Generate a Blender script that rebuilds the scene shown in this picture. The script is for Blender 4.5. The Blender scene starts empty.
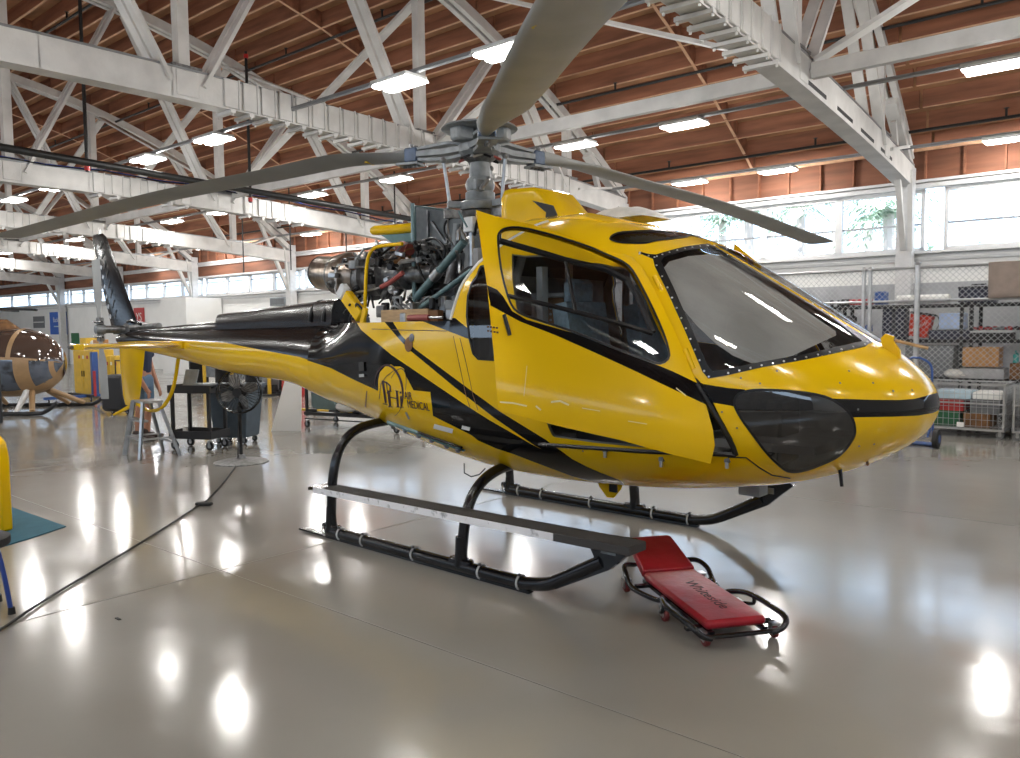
import bpy, bmesh, math, random
import numpy as np
from math import sin, cos, pi, radians, sqrt, atan2
from mathutils import Vector, Matrix
from mathutils.bvhtree import BVHTree
from mathutils.geometry import intersect_point_line
random.seed(7)
SC = bpy.context.scene
COL = SC.collection
# ------------------------------------------------------------------ camera (solved from the photograph)
CAM = Vector((4.5767, -4.8075, 1.6643)); YAW = 2.2976; PIT = -0.0664; ROL = -0.0109; FPX = 805.76
_D = Vector((cos(PIT)*cos(YAW), cos(PIT)*sin(YAW), sin(PIT)))
_r = Vector((sin(YAW), -cos(YAW), 0)); _u = _r.cross(_D)
_R = _r*cos(ROL)+_u*sin(ROL); _U = -_r*sin(ROL)+_u*cos(ROL)
HA = 0.01908            # the hangar stands turned by this angle against the helicopter
def ray(px, py): return _D+_R*((px-510)/FPX)-_U*((py-379)/FPX)
def proj(co, C=CAM, Rt=None):
    v = co-C
    if Rt is not None: v = Rt @ v
    z = v.dot(_D)
    return (510+FPX*v.dot(_R)/z, 379-FPX*v.dot(_U)/z) if z > .05 else (1e6, 1e6)
def at(px, py, ax, val, off=0):
    d = ray(px, py); i = 'xyz'.index(ax); t = (val-CAM[i])/d[i]
    return CAM+d*t
def hw(x, y, z=0): return Vector((x*cos(HA)-y*sin(HA), x*sin(HA)+y*cos(HA), z))
def toh(v): return Vector((v[0]*cos(HA)+v[1]*sin(HA), -v[0]*sin(HA)+v[1]*cos(HA), v[2]))
def hat(px, py, ax, val):
    d = toh(ray(px, py)); o = toh(CAM); i = 'xyz'.index(ax); t = (val-o[i])/d[i]
    return o+d*t

# ------------------------------------------------------------------ materials
M = {}
def mat(name, col, rough=.5, metal=0, noise=0, nscale=8, bump=0, bscale=40, coat=0, emit=0, emcol=None, spec=.5, rvar=0, col2=None, stretch=None, nlo=.35, nhi=.65):
    m = bpy.data.materials.new(name); m.use_nodes = True; nt = m.node_tree; b = nt.nodes['Principled BSDF']
    b.inputs['Base Color'].default_value = (*col, 1); b.inputs['Roughness'].default_value = rough
    b.inputs['Metallic'].default_value = metal; b.inputs['Coat Weight'].default_value = coat
    b.inputs['Coat Roughness'].default_value = .04
    b.inputs['Specular IOR Level'].default_value = spec
    if emit: b.inputs['Emission Color'].default_value = (*(emcol or col), 1); b.inputs['Emission Strength'].default_value = emit
    if noise or bump or rvar or col2:
        tc = nt.nodes.new('ShaderNodeTexCoord'); vec = tc.outputs['Object']
        if stretch:
            mp = nt.nodes.new('ShaderNodeMapping'); mp.inputs['Scale'].default_value = stretch
            nt.links.new(vec, mp.inputs[0]); vec = mp.outputs[0]
        n = nt.nodes.new('ShaderNodeTexNoise'); n.inputs['Scale'].default_value = nscale; n.inputs['Detail'].default_value = 5
        nt.links.new(vec, n.inputs['Vector'])
        if noise or col2:
            c2 = col2 or tuple(max(0, c*(1-noise)) for c in col)
            r = nt.nodes.new('ShaderNodeValToRGB'); r.color_ramp.elements[0].position = nlo; r.color_ramp.elements[1].position = nhi
            r.color_ramp.elements[0].color = (*c2, 1); r.color_ramp.elements[1].color = (*col, 1)
            nt.links.new(n.outputs['Fac'], r.inputs[0]); nt.links.new(r.outputs[0], b.inputs['Base Color'])
        if rvar:
            mr = nt.nodes.new('ShaderNodeMapRange'); mr.inputs['To Min'].default_value = max(0, rough-rvar); mr.inputs['To Max'].default_value = rough+rvar
            mr.inputs['From Min'].default_value = .3; mr.inputs['From Max'].default_value = .7
            nt.links.new(n.outputs['Fac'], mr.inputs[0]); nt.links.new(mr.outputs[0], b.inputs['Roughness'])
        if bump:
            n2 = nt.nodes.new('ShaderNodeTexNoise'); n2.inputs['Scale'].default_value = bscale; n2.inputs['Detail'].default_value = 3
            nt.links.new(vec, n2.inputs['Vector'])
            bp = nt.nodes.new('ShaderNodeBump'); bp.inputs['Strength'].default_value = bump; bp.inputs['Distance'].default_value = .01
            nt.links.new(n2.outputs['Fac'], bp.inputs['Height']); nt.links.new(bp.outputs[0], b.inputs['Normal'])
    M[name] = m; return m
def glass(name, tint, refl=.06, rough=.02, cover=0.0, ccol=(0,0,0), edge=.9):
    """thin pane: tinted transparency, a fresnel sheen and, where the pane is smoked, some body colour"""
    m = bpy.data.materials.new(name); m.use_nodes = True; nt = m.node_tree; nt.nodes.clear()
    o = nt.nodes.new('ShaderNodeOutputMaterial'); t = nt.nodes.new('ShaderNodeBsdfTransparent'); t.inputs[0].default_value = (*tint, 1)
    g = nt.nodes.new('ShaderNodeBsdfGlossy'); g.inputs['Roughness'].default_value = rough
    f = nt.nodes.new('ShaderNodeLayerWeight'); f.inputs[0].default_value = .25
    mr = nt.nodes.new('ShaderNodeMapRange'); mr.inputs['To Min'].default_value = refl; mr.inputs['To Max'].default_value = edge
    nt.links.new(f.outputs['Fresnel'], mr.inputs[0])
    mx = nt.nodes.new('ShaderNodeMixShader'); nt.links.new(mr.outputs[0], mx.inputs[0])
    src = t
    if cover:
        d = nt.nodes.new('ShaderNodeBsdfDiffuse'); d.inputs[0].default_value = (*ccol, 1)
        m2 = nt.nodes.new('ShaderNodeMixShader'); m2.inputs[0].default_value = cover
        nt.links.new(t.outputs[0], m2.inputs[1]); nt.links.new(d.outputs[0], m2.inputs[2]); src = m2
    nt.links.new(src.outputs[0], mx.inputs[1]); nt.links.new(g.outputs[0], mx.inputs[2]); nt.links.new(mx.outputs[0], o.inputs[0])
    M[name] = m; return m
mat('yellow', (.76, .47, .003), .20, coat=.25, spec=.25)
mat('black_paint', (.004, .004, .005), .10, coat=.15, spec=.25)
mat('scuffed_black', (.007, .006, .007), .20, coat=.08, spec=.3, col2=(.018, .013, .011), nscale=5, stretch=(1, 3, 6), nlo=.3, nhi=.5, bump=.12, bscale=6)
mat('tube_black', (.008, .008, .010), .22, coat=.15, spec=.4)
mat('scuff', (.78, .66, .35), .5)
mat('seal', (.007, .007, .008), .4, spec=.3)
mat('dark', (.02, .02, .022), .7)
mat('interior', (.24, .245, .25), .8, noise=.3)
mat('seat_fabric', (.17, .25, .31), .9, noise=.3, nscale=30)
mat('panel_grey', (.30, .33, .35), .5, noise=.25)
mat('metal', (.50, .51, .52), .32, metal=.9, noise=.3, nscale=14)
mat('dull_metal', (.26, .26, .26), .45, metal=.7, noise=.5, nscale=20)
mat('exhaust_metal', (.42, .35, .29), .30, metal=1, noise=.45, nscale=5, stretch=(4, 1, 1))
mat('white_metal', (.75, .76, .76), .4, noise=.15)
mat('rivet', (.7, .7, .7), .3, metal=.6)
mat('blade', (.36, .365, .355), .55, noise=.15, nscale=3)
mat('hub_grey', (.26, .28, .29), .42, noise=.35, nscale=12)
mat('hub_blue', (.08, .12, .20), .45, noise=.3, nscale=20)
mat('teal', (.10, .22, .21), .4, noise=.25)
mat('teal_tube', (.13, .21, .22), .35, metal=.2, noise=.3, nscale=12)
mat('firewall', (.12, .135, .14), .5, noise=.35, nscale=10)
mat('brown', (.22, .10, .03), .7, noise=.5)
mat('rubber', (.015, .015, .015), .7)
mat('hose_red', (.30, .06, .05), .5)
mat('white_step', (.85, .85, .87), .35, noise=.55, nscale=16, nlo=.3, nhi=.42)
mat('grip', (.05, .047, .045), .85, bump=.5, bscale=160)
mat('shade_cloth', (.43, .43, .42), .9, noise=.30, nscale=2.2, bump=.9, bscale=4, stretch=(1, 1.6, .8))
mat('wood_block', (.50, .33, .17), .7, noise=.3, stretch=(1, 8, 8))
mat('white_cloth', (.72, .70, .66), .9, noise=.2)
mat('truss_white', (.70, .69, .67), .55, noise=.18, nscale=3, bump=.3, bscale=30, stretch=(1, 1, 1))
mat('joist', (.37, .148, .08), .75, noise=.45, nscale=2.2, stretch=(.35, 4, 3))
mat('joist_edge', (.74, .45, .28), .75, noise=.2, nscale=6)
mat('deck_wood', (.56, .29, .15), .8, noise=.45, nscale=1.6, stretch=(.6, 1.5, 1))
mat('wall_white', (.82, .82, .80), .7, noise=.05, nscale=2)
mat('wall_grey', (.42, .43, .45), .8, noise=.15, nscale=4, bump=.3)
mat('trim_white', (.66, .66, .66), .5, noise=.1)
mat('pipe_black', (.012, .012, .012), .5)
mat('conduit', (.30, .31, .32), .4, metal=.5)
mat('cable_blue', (.02, .05, .25), .5)
mat('red_plastic', (.50, .02, .02), .35)
mat('rim_wood', (.25, .10, .055), .75, noise=.4, nscale=2.2, stretch=(.35, 4, 3))
mat('lamp', (1, 1, 1), .5, emit=12, emcol=(1, .98, .94))
mat('red_vinyl', (.34, .008, .020), .38, noise=.25, nscale=6, bump=.35, bscale=14)
mat('ink', (.03, .005, .006), .6)
mat('galv', (.50, .51, .52), .35, metal=.7, noise=.2)
mat('paper', (.75, .75, .72), .8)
glass('smoked_glass', (.30, .31, .33), .06)
glass('clear_glass', (.88, .90, .91), .05)
glass('bubble_glass', (.16, .17, .19), .10)
glass('tint_glass', (.60, .60, .60), .05)
glass('window_pane', (.97, .98, .99), .02, edge=.12)
glass('windscreen_glass', (.84, .84, .83), .05, edge=.5)

# ------------------------------------------------------------------ mesh builder
def frame(d, up=Vector((0, 0, 1))):
    d = d.normalized()
    if abs(d.dot(up)) > .99: up = Vector((1, 0, 0))
    a = up.cross(d).normalized(); b = d.cross(a)
    return a, b
class MB:
    def __init__(s): s.v = []; s.f = []; s.m = []; s.sm = []; s.mats = []
    def mi(s, m):
        m = M[m] if isinstance(m, str) else m
        if m not in s.mats: s.mats.append(m)
        return s.mats.index(m)
    def add(s, vs, fs, m=0, smooth=False, T=None):
        o = len(s.v); mi = s.mi(m) if not isinstance(m, int) else m
        for p in vs:
            p = Vector(p); s.v.append(tuple(T @ p if T else p))
        for f in fs: s.f.append(tuple(i+o for i in f)); s.m.append(mi); s.sm.append(smooth)
        return s
    def box(s, c, d, m=0, rot=None, T=None, bev=0):
        x, y, z = d[0]/2, d[1]/2, d[2]/2; Rm = rot.to_matrix() if rot and hasattr(rot, 'to_matrix') else rot
        if bev and min(x, y, z) > bev*1.2:
            vs = []; fs = []
            b = bev; pts = {}
            for sx in (-1, 1):
                for sy in (-1, 1):
                    for sz in (-1, 1):
                        for k in range(3):
                            p = [sx*(x-b), sy*(y-b), sz*(z-b)]; p[k] += (sx, sy, sz)[k]*b
                            pts[(sx, sy, sz, k)] = len(vs); vs.append(p)
            G = lambda sx, sy, sz, k: pts[(sx, sy, sz, k)]
            for g in (-1, 1):
                fs.append([G(g, -1, -1, 0), G(g, 1, -1, 0), G(g, 1, 1, 0), G(g, -1, 1, 0)][::g])
                fs.append([G(-1, g, -1, 1), G(-1, g, 1, 1), G(1, g, 1, 1), G(1, g, -1, 1)][::g])
                fs.append([G(-1, -1, g, 2), G(1, -1, g, 2), G(1, 1, g, 2), G(-1, 1, g, 2)][::g])
            for a in (-1, 1):
                for c2 in (-1, 1):
                    q = [G(a, c2, -1, 0), G(a, c2, 1, 0), G(a, c2, 1, 1), G(a, c2, -1, 1)]; fs.append(q if a*c2 < 0 else q[::-1])
                    q = [G(a, -1, c2, 0), G(a, 1, c2, 0), G(a, 1, c2, 2), G(a, -1, c2, 2)]; fs.append(q if a*c2 > 0 else q[::-1])
                    q = [G(-1, a, c2, 1), G(1, a, c2, 1), G(1, a, c2, 2), G(-1, a, c2, 2)]; fs.append(q if a*c2 < 0 else q[::-1])
            for sx in (-1, 1):
                for sy in (-1, 1):
                    for sz in (-1, 1):
                        q = [G(sx, sy, sz, 0), G(sx, sy, sz, 1), G(sx, sy, sz, 2)]; fs.append(q if sx*sy*sz > 0 else q[::-1])
        else:
            vs = [(-x, -y, -z), (x, -y, -z), (x, y, -z), (-x, y, -z), (-x, -y, z), (x, -y, z), (x, y, z), (-x, y, z)]
            fs = [(0, 3, 2, 1), (4, 5, 6, 7), (0, 1, 5, 4), (1, 2, 6, 5), (2, 3, 7, 6), (3, 0, 4, 7)]
        c = Vector(c); vs = [(Rm @ Vector(p) if Rm else Vector(p))+c for p in vs]
        return s.add(vs, fs, m, False, T)
    def beam(s, a, b, w, h, m=0, up=Vector((0, 0, 1)), ext=0):
        a = Vector(a); b = Vector(b); d = (b-a); L = d.length; d.normalize(); a = a-d*ext; b = b+d*ext
        A, B = frame(d, up); vs = []
        for p in (a, b):
            for sx, sy in ((-1, -1), (1, -1), (1, 1), (-1, 1)): vs.append(p+A*(sx*w/2)+B*(sy*h/2))
        return s.add(vs, [(0, 3, 2, 1), (4, 5, 6, 7), (0, 1, 5, 4), (1, 2, 6, 5), (2, 3, 7, 6), (3, 0, 4, 7)], m)
    def tube(s, pts, r, m=0, n=8, cap=True, closed=False, sq=None):
        pts = [Vector(p) for p in pts]; N = len(pts)
        if not isinstance(r, (list, tuple)): r = [r]*N
        vs = []; fs = []; A = None
        for i, p in enumerate(pts):
            if closed: t = pts[(i+1) % N]-pts[i-1]
            else: t = pts[min(i+1, N-1)]-pts[max(i-1, 0)]
            if t.length < 1e-9: t = Vector((0, 0, 1))
            t.normalize()
            if A is None: A, B = frame(t)
            else:
                A = (A-t*A.dot(t)); A = A.normalized() if A.length > 1e-6 else frame(t)[0]; B = t.cross(A)
            for k in range(n):
                a = 2*pi*k/n; vs.append(p+A*(cos(a)*r[i])+B*(sin(a)*r[i]*(sq or 1)))
        R = N if closed else N-1
        for i in range(R):
            j = (i+1) % N
            for k in range(n): k2 = (k+1) % n; fs.append((i*n+k, i*n+k2, j*n+k2, j*n+k))
        if cap and not closed: fs.append(tuple(range(n))[::-1]); fs.append(tuple((N-1)*n+k for k in range(n)))
        return s.add(vs, fs, m, True)
    def lathe(s, prof, m=0, o=(0, 0, 0), d=(0, 0, 1), n=24, cap=True, smooth=True):
        """prof: list of (distance along axis, radius)"""
        o = Vector(o); d = Vector(d).normalized(); A, B = frame(d); vs = []; fs = []
        for h, r in prof:
            for k in range(n): a = 2*pi*k/n; vs.append(o+d*h+A*(cos(a)*r)+B*(sin(a)*r))
        for i in range(len(prof)-1):
            for k in range(n): k2 = (k+1) % n; fs.append((i*n+k, i*n+k2, (i+1)*n+k2, (i+1)*n+k))
        if cap: fs.append(tuple(range(n))[::-1]); fs.append(tuple((len(prof)-1)*n+k for k in range(n)))
        return s.add(vs, fs, m, smooth)
    def prism(s, poly, thick, m=0, T=None, smooth=False):
        """poly in local xy, extruded along z by +-thick/2, T places it"""
        n = len(poly); ar = sum(poly[i][0]*poly[(i+1) % n][1]-poly[(i+1) % n][0]*poly[i][1] for i in range(n))
        if ar < 0: poly = poly[::-1]
        vs = [(p[0], p[1], -thick/2) for p in poly]+[(p[0], p[1], thick/2) for p in poly]
        fs = [tuple(range(n))[::-1], tuple(range(n, 2*n))]+[(i, (i+1) % n, n+(i+1) % n, n+i) for i in range(n)]
        return s.add(vs, fs, m, smooth, T)
    def sphere(s, c, r, m=0, n=16, k=10, T=None):
        vs = []; fs = []; r = r if isinstance(r, (tuple, list)) else (r, r, r)
        for i in range(k+1):
            t = pi*i/k
            for j in range(n): a = 2*pi*j/n; vs.append((c[0]+r[0]*sin(t)*cos(a), c[1]+r[1]*sin(t)*sin(a), c[2]+r[2]*cos(t)))
        for i in range(k):
            for j in range(n): j2 = (j+1) % n; fs.append((i*n+j, (i+1)*n+j, (i+1)*n+j2, i*n+j2))
        return s.add(vs, fs, m, True, T)
    def loft(s, rings, m=0, cap=True, smooth=True, closed=True):
        n = len(rings[0]); vs = [p for r in rings for p in r]; fs = []
        for i in range(len(rings)-1):
            for k in range(n if closed else n-1): k2 = (k+1) % n; fs.append((i*n+k, i*n+k2, (i+1)*n+k2, (i+1)*n+k))
        if cap: fs.append(tuple(range(n))[::-1]); fs.append(tuple((len(rings)-1)*n+k for k in range(n)))
        return s.add(vs, fs, m, smooth)
    def build(s, name, m=None, parent=None, loc=None, rz=0, fixn=True, bevel=0, props=None):
        me = bpy.data.meshes.new(name); me.from_pydata([tuple(p) for p in s.v], [], s.f)
        for mm in (s.mats if s.mats else [M[m] if isinstance(m, str) else m]): me.materials.append(mm)
        me.polygons.foreach_set('material_index', s.m); me.polygons.foreach_set('use_smooth', s.sm)
        if fixn:
            bm = bmesh.new(); bm.from_mesh(me); bmesh.ops.remove_doubles(bm, verts=bm.verts, dist=1e-5)
            bmesh.ops.recalc_face_normals(bm, faces=bm.faces); bm.to_mesh(me); bm.free()
        me.update()
        try: me.set_sharp_from_angle(angle=radians(38))
        except Exception: pass
        o = bpy.data.objects.new(name, me); COL.objects.link(o)
        if parent is not None: o.parent = parent
        if loc is not None: o.location = loc
        o.rotation_euler[2] = rz
        if bevel:
            bv = o.modifiers.new('bevel', 'BEVEL'); bv.width = bevel; bv.segments = 2; bv.limit_method = 'ANGLE'
        for k, v in (props or {}).items(): o[k] = v
        return o
def tag(o, label=None, cat=None, group=None, kind=None):
    for k, v in (('label', label), ('category', cat), ('group', group), ('kind', kind)):
        if v: o[k] = v
    return o
def thing(name, label, cat, loc=(0, 0, 0), rz=0, group=None, kind=None):
    o = bpy.data.objects.new(name, None); COL.objects.link(o); o.location = loc; o.rotation_euler[2] = rz; o.empty_display_size = .1
    return tag(o, label, cat, group, kind)
def hthing(name, label, cat, x, y, z=0, rz=0, group=None): return thing(name, label, cat, hw(x, y, z), HA+rz, group)
def copy_tree(o, parent=None, loc=None, rz=None, label=None):
    c = o.copy(); COL.objects.link(c); c.parent = parent
    if loc is not None: c.location = loc
    if rz is not None: c.rotation_euler[2] = rz
    if label: c['label'] = label
    for ch in list(o.children): copy_tree(ch, c)
    return c
def part(mb, name, m, parent, **k): return mb.build(name, m, parent, **k)
def arc(c, r, a0, a1, n, ax=(1, 0, 0), ay=(0, 0, 1)):
    c = Vector(c); ax = Vector(ax); ay = Vector(ay)
    return [c+ax*(r*cos(a0+(a1-a0)*i/n))+ay*(r*sin(a0+(a1-a0)*i/n)) for i in range(n+1)]
def spline(pts, n=6):
    P = [Vector(p) for p in pts]; out = []
    for i in range(len(P)-1):
        p0 = P[max(i-1, 0)]; p1 = P[i]; p2 = P[i+1]; p3 = P[min(i+2, len(P)-1)]
        for k in range(n):
            t = k/n; out.append(.5*((2*p1)+(p2-p0)*t+(2*p0-5*p1+4*p2-p3)*t*t+(3*p1-p0-3*p2+p3)*t**3))
    out.append(P[-1]); return out
def text_obj(name, s, size, m, parent, loc, rot, ext=.001, align='CENTER', font_scale=(1, 1)):
    cu = bpy.data.curves.new(name, 'FONT'); cu.body = s; cu.size = size; cu.extrude = ext; cu.align_x = align; cu.align_y = 'CENTER'; cu.resolution_u = 3
    t = bpy.data.objects.new(name, cu); COL.objects.link(t); dg = bpy.context.evaluated_depsgraph_get()
    me = bpy.data.meshes.new_from_object(t.evaluated_get(dg)); bpy.data.objects.remove(t); bpy.data.curves.remove(cu); me.materials.clear(); me.materials.append(M[m])
    o = bpy.data.objects.new(name, me); COL.objects.link(o); o.parent = parent; o.location = loc
    o.rotation_euler = rot; o.scale = (font_scale[0], font_scale[1], 1); o['label'] = 'lettering reading '+s; return o
# ================================================================== the yellow helicopter (nose towards +x, standing at the origin)
def interp(tab, x, k):
    if x <= tab[0][0]: return tab[0][k]
    for a, b in zip(tab, tab[1:]):
        if x <= b[0]:
            t = (x-a[0])/(b[0]-a[0]); t = t*t*(3-2*t) if False else t
            return a[k]+(b[k]-a[k])*t
    return tab[-1][k]
def smooth_tab(tab, step=.02):
    """monotone-ish Catmull-Rom resampling of a table whose first column is x"""
    xs = [r[0] for r in tab]; out = []
    n = int(round((xs[-1]-xs[0])/step))
    for i in range(n+1):
        x = xs[0]+(xs[-1]-xs[0])*i/n; j = max(0, min(len(xs)-2, next((q for q in range(len(xs)-1) if x <= xs[q+1]), len(xs)-2)))
        x0, x1 = xs[j], xs[j+1]; t = (x-x0)/(x1-x0); row = [x]
        for k in range(1, len(tab[0])):
            d = (tab[j+1][k]-tab[j][k])/(x1-x0)
            m0 = d if j == 0 else .5*(d+(tab[j][k]-tab[j-1][k])/(x0-xs[j-1]))
            m1 = d if j == len(xs)-2 else .5*(d+(tab[j+2][k]-tab[j+1][k])/(xs[j+2]-x1))
            h = x1-x0
            row.append((2*t**3-3*t*t+1)*tab[j][k]+(t**3-2*t*t+t)*h*m0+(-2*t**3+3*t*t)*tab[j+1][k]+(t**3-t*t)*h*m1)
        out.append(row)
    return out
#        x     zbot  ztop  half   zmid  nU   nL
POD = [(-1.95, .93, 1.72, .365, 1.32, 2.0, 2.0),
       (-1.70, .895, 1.74, .415, 1.31, 2.15, 2.0),
       (-1.40, .855, 1.82, .50, 1.29, 2.4, 2.1),
       (-1.00, .80, 2.05, .61, 1.27, 2.7, 2.2),
       (-.50, .72, 2.2, .76, 1.26, 2.8, 2.3),
       (.00, .64, 2.35, .87, 1.25, 2.9, 2.4),
       (.50, .58, 2.41, .925, 1.25, 2.9, 2.5),
       (.80, .56, 2.42, .93, 1.25, 2.9, 2.5),
       (1.2, .555, 2.40, .93, 1.25, 2.9, 2.5),
       (1.6, .57, 2.335, .93, 1.24, 2.85, 2.5),
       (2.0, .60, 2.205, .925, 1.23, 2.8, 2.45),
       (2.3, .64, 2.035, .91, 1.22, 2.75, 2.4),
       (2.6, .69, 1.85, .865, 1.215, 2.6, 2.3),
       (2.85, .755, 1.695, .78, 1.21, 2.45, 2.2),
       (3.05, .835, 1.570, .66, 1.205, 2.3, 2.1),
       (3.2, .92, 1.468, .52, 1.20, 2.2, 2.0),
       (3.3, .995, 1.385, .385, 1.20, 2.1, 2.0),
       (3.36, 1.06, 1.318, .255, 1.20, 2.05, 2.0),
       (3.39, 1.115, 1.27, .15, 1.20, 2.0, 2.0)]
TAB = smooth_tab(POD)
def sec(x, n=30):
    """half section (starboard side, y<=0), from the belly centre line up to the roof centre line"""
    j = (x-TAB[0][0])/(TAB[-1][0]-TAB[0][0])*(len(TAB)-1); i = int(min(max(j, 0), len(TAB)-2)); t = j-i
    _, zb, zt, w, zm, nu, nl = [a+(b-a)*t for a, b in zip(TAB[i], TAB[i+1])]
    P = []
    for k in range(n+1):
        a = -pi/2+pi*k/n; c, s_ = cos(a), sin(a)
        e = nu if s_ >= 0 else nl; h = (zt-zm) if s_ >= 0 else (zm-zb)
        P.append((-w*max(c, 0)**(2/e), zm+h*math.copysign(abs(s_)**(2/e), s_)))
    P[0] = (0, P[0][1]); P[-1] = (0, P[-1][1])
    return P
def resample(P, n):
    L = [0]
    for a, b in zip(P, P[1:]): L.append(L[-1]+math.hypot(b[0]-a[0], b[1]-a[1]))
    out = []; j = 0
    for i in range(n+1):
        s_ = L[-1]*i/n
        while j < len(L)-2 and L[j+1] < s_: j += 1
        t = (s_-L[j])/max(L[j+1]-L[j], 1e-9); out.append((P[j][0]+(P[j+1][0]-P[j][0])*t, P[j][1]+(P[j+1][1]-P[j][1])*t))
    return out
ZD = 1.70   # engine deck
def half_mesh(x0, x1, nx, deck=None, NP=44, tip=False):
    rings = []
    for i in range(nx+1):
        t = i/nx
        if tip: t = 1-(1-t)**1.35
        x = x0+(x1-x0)*t
        P = sec(x, 160)
        if deck:
            Q = [p for p in P if p[1] < deck]; P = Q+[(Q[-1][0], deck)]
            P = resample(P, NP)
        else: P = resample(P, NP)
        rings.append([Vector((x, p[0], p[1])) for p in P])
    bm = bmesh.new(); V = [[bm.verts.new(p) for p in r] for r in rings]
    for i in range(nx):
        for k in range(NP): bm.faces.new((V[i][k], V[i][k+1], V[i+1][k+1], V[i+1][k]))
    if tip:
        c = bm.verts.new((3.40, 0, 1.20))
        for k in range(NP): bm.faces.new((V[nx][k], V[nx][k+1], c))
    bm.normal_update()
    # outward = away from the axis
    s_ = sum(f.normal.dot(f.calc_center_median()-Vector((f.calc_center_median().x, 0, 1.3))) for f in bm.faces)
    if s_ < 0: bmesh.ops.reverse_faces(bm, faces=bm.faces)
    bm.normal_update(); return bm
def in_poly(p, poly):
    x, y = p; c = False; j = len(poly)-1
    for i in range(len(poly)):
        xi, yi = poly[i]; xj, yj = poly[j]
        if (yi > y) != (yj > y) and x < (xj-xi)*(y-yi)/(yj-yi)+xi: c = not c
        j = i
    return c
def rounded(poly, n=5):
    """closed smooth outline through the points"""
    P = [Vector((a, b, 0)) for a, b in poly]; out = []; N = len(P)
    for i in range(N):
        p0, p1, p2, p3 = P[i-1], P[i], P[(i+1) % N], P[(i+2) % N]
        for k in range(n):
            t = k/n; q = .5*((2*p1)+(p2-p0)*t+(2*p0-5*p1+4*p2-p3)*t*t+(3*p1-p0-3*p2+p3)*t**3); out.append((q.x, q.y))
    return out
def inset(poly, d):
    N = len(poly); ar = sum(poly[i][0]*poly[(i+1) % N][1]-poly[(i+1) % N][0]*poly[i][1] for i in range(N)); s_ = 1 if ar > 0 else -1; out = []
    for i in range(N):
        a, b, c = Vector(poly[i-1]), Vector(poly[i]), Vector(poly[(i+1) % N])
        n1 = Vector((-(b-a).y, (b-a).x)); n2 = Vector((-(c-b).y, (c-b).x))
        n = (n1.normalized()+n2.normalized())
        if n.length > 1e-6: n.normalize()
        out.append((b.x+n.x*d*s_, b.y+n.y*d*s_))
    return out
def cut(bm, regs, back=None):
    """outline the regions (drawn as seen from the side) on the surface; back = (rotation, pivot) for the open door"""
    C = CAM.copy()
    if back: Rm, P0 = back; C = P0+Rm.transposed() @ (CAM-P0)
    def pj(co):
        if back: co = P0+Rm @ (co-P0)
        return proj(co)
    def ry(q):
        d = ray(*q); return Rm.transposed() @ d if back else d
    lay = bm.faces.layers.int.get('reg') or bm.faces.layers.int.new('reg')
    facing = lambda f: f.normal.dot(C-f.calc_center_median()) > 0
    for poly, code in regs:
        for i in range(len(poly)):
            a, b = poly[i-1], poly[i]
            if abs(a[0]-b[0])+abs(a[1]-b[1]) < .05: continue
            pc = {}
            x0, x1 = sorted((a[0], b[0])); y0, y1 = sorted((a[1], b[1])); G = []
            for f in bm.faces:
                xs = []; ys = []
                for v in f.verts:
                    q = pc.get(v)
                    if q is None: q = pc[v] = pj(v.co)
                    xs.append(q[0]); ys.append(q[1])
                if max(xs) < x0-.2 or min(xs) > x1+.2 or max(ys) < y0-.2 or min(ys) > y1+.2: continue
                d = [(b[0]-a[0])*(y-a[1])-(b[1]-a[1])*(x-a[0]) for x, y in zip(xs, ys)]
                if min(d) < 0 < max(d) and facing(f): G.append(f)
            if not G: continue
            n = ry(a).cross(ry(b)).normalized()
            geom = list(set(G) | {e for f in G for e in f.edges} | {v for f in G for v in f.verts})
            bmesh.ops.bisect_plane(bm, geom=geom, plane_co=C, plane_no=n, dist=1e-5)
            bm.normal_update()
        for f in bm.faces:
            if facing(f) and in_poly(pj(f.calc_center_median()), poly): f[lay] = code
    return lay
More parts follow.
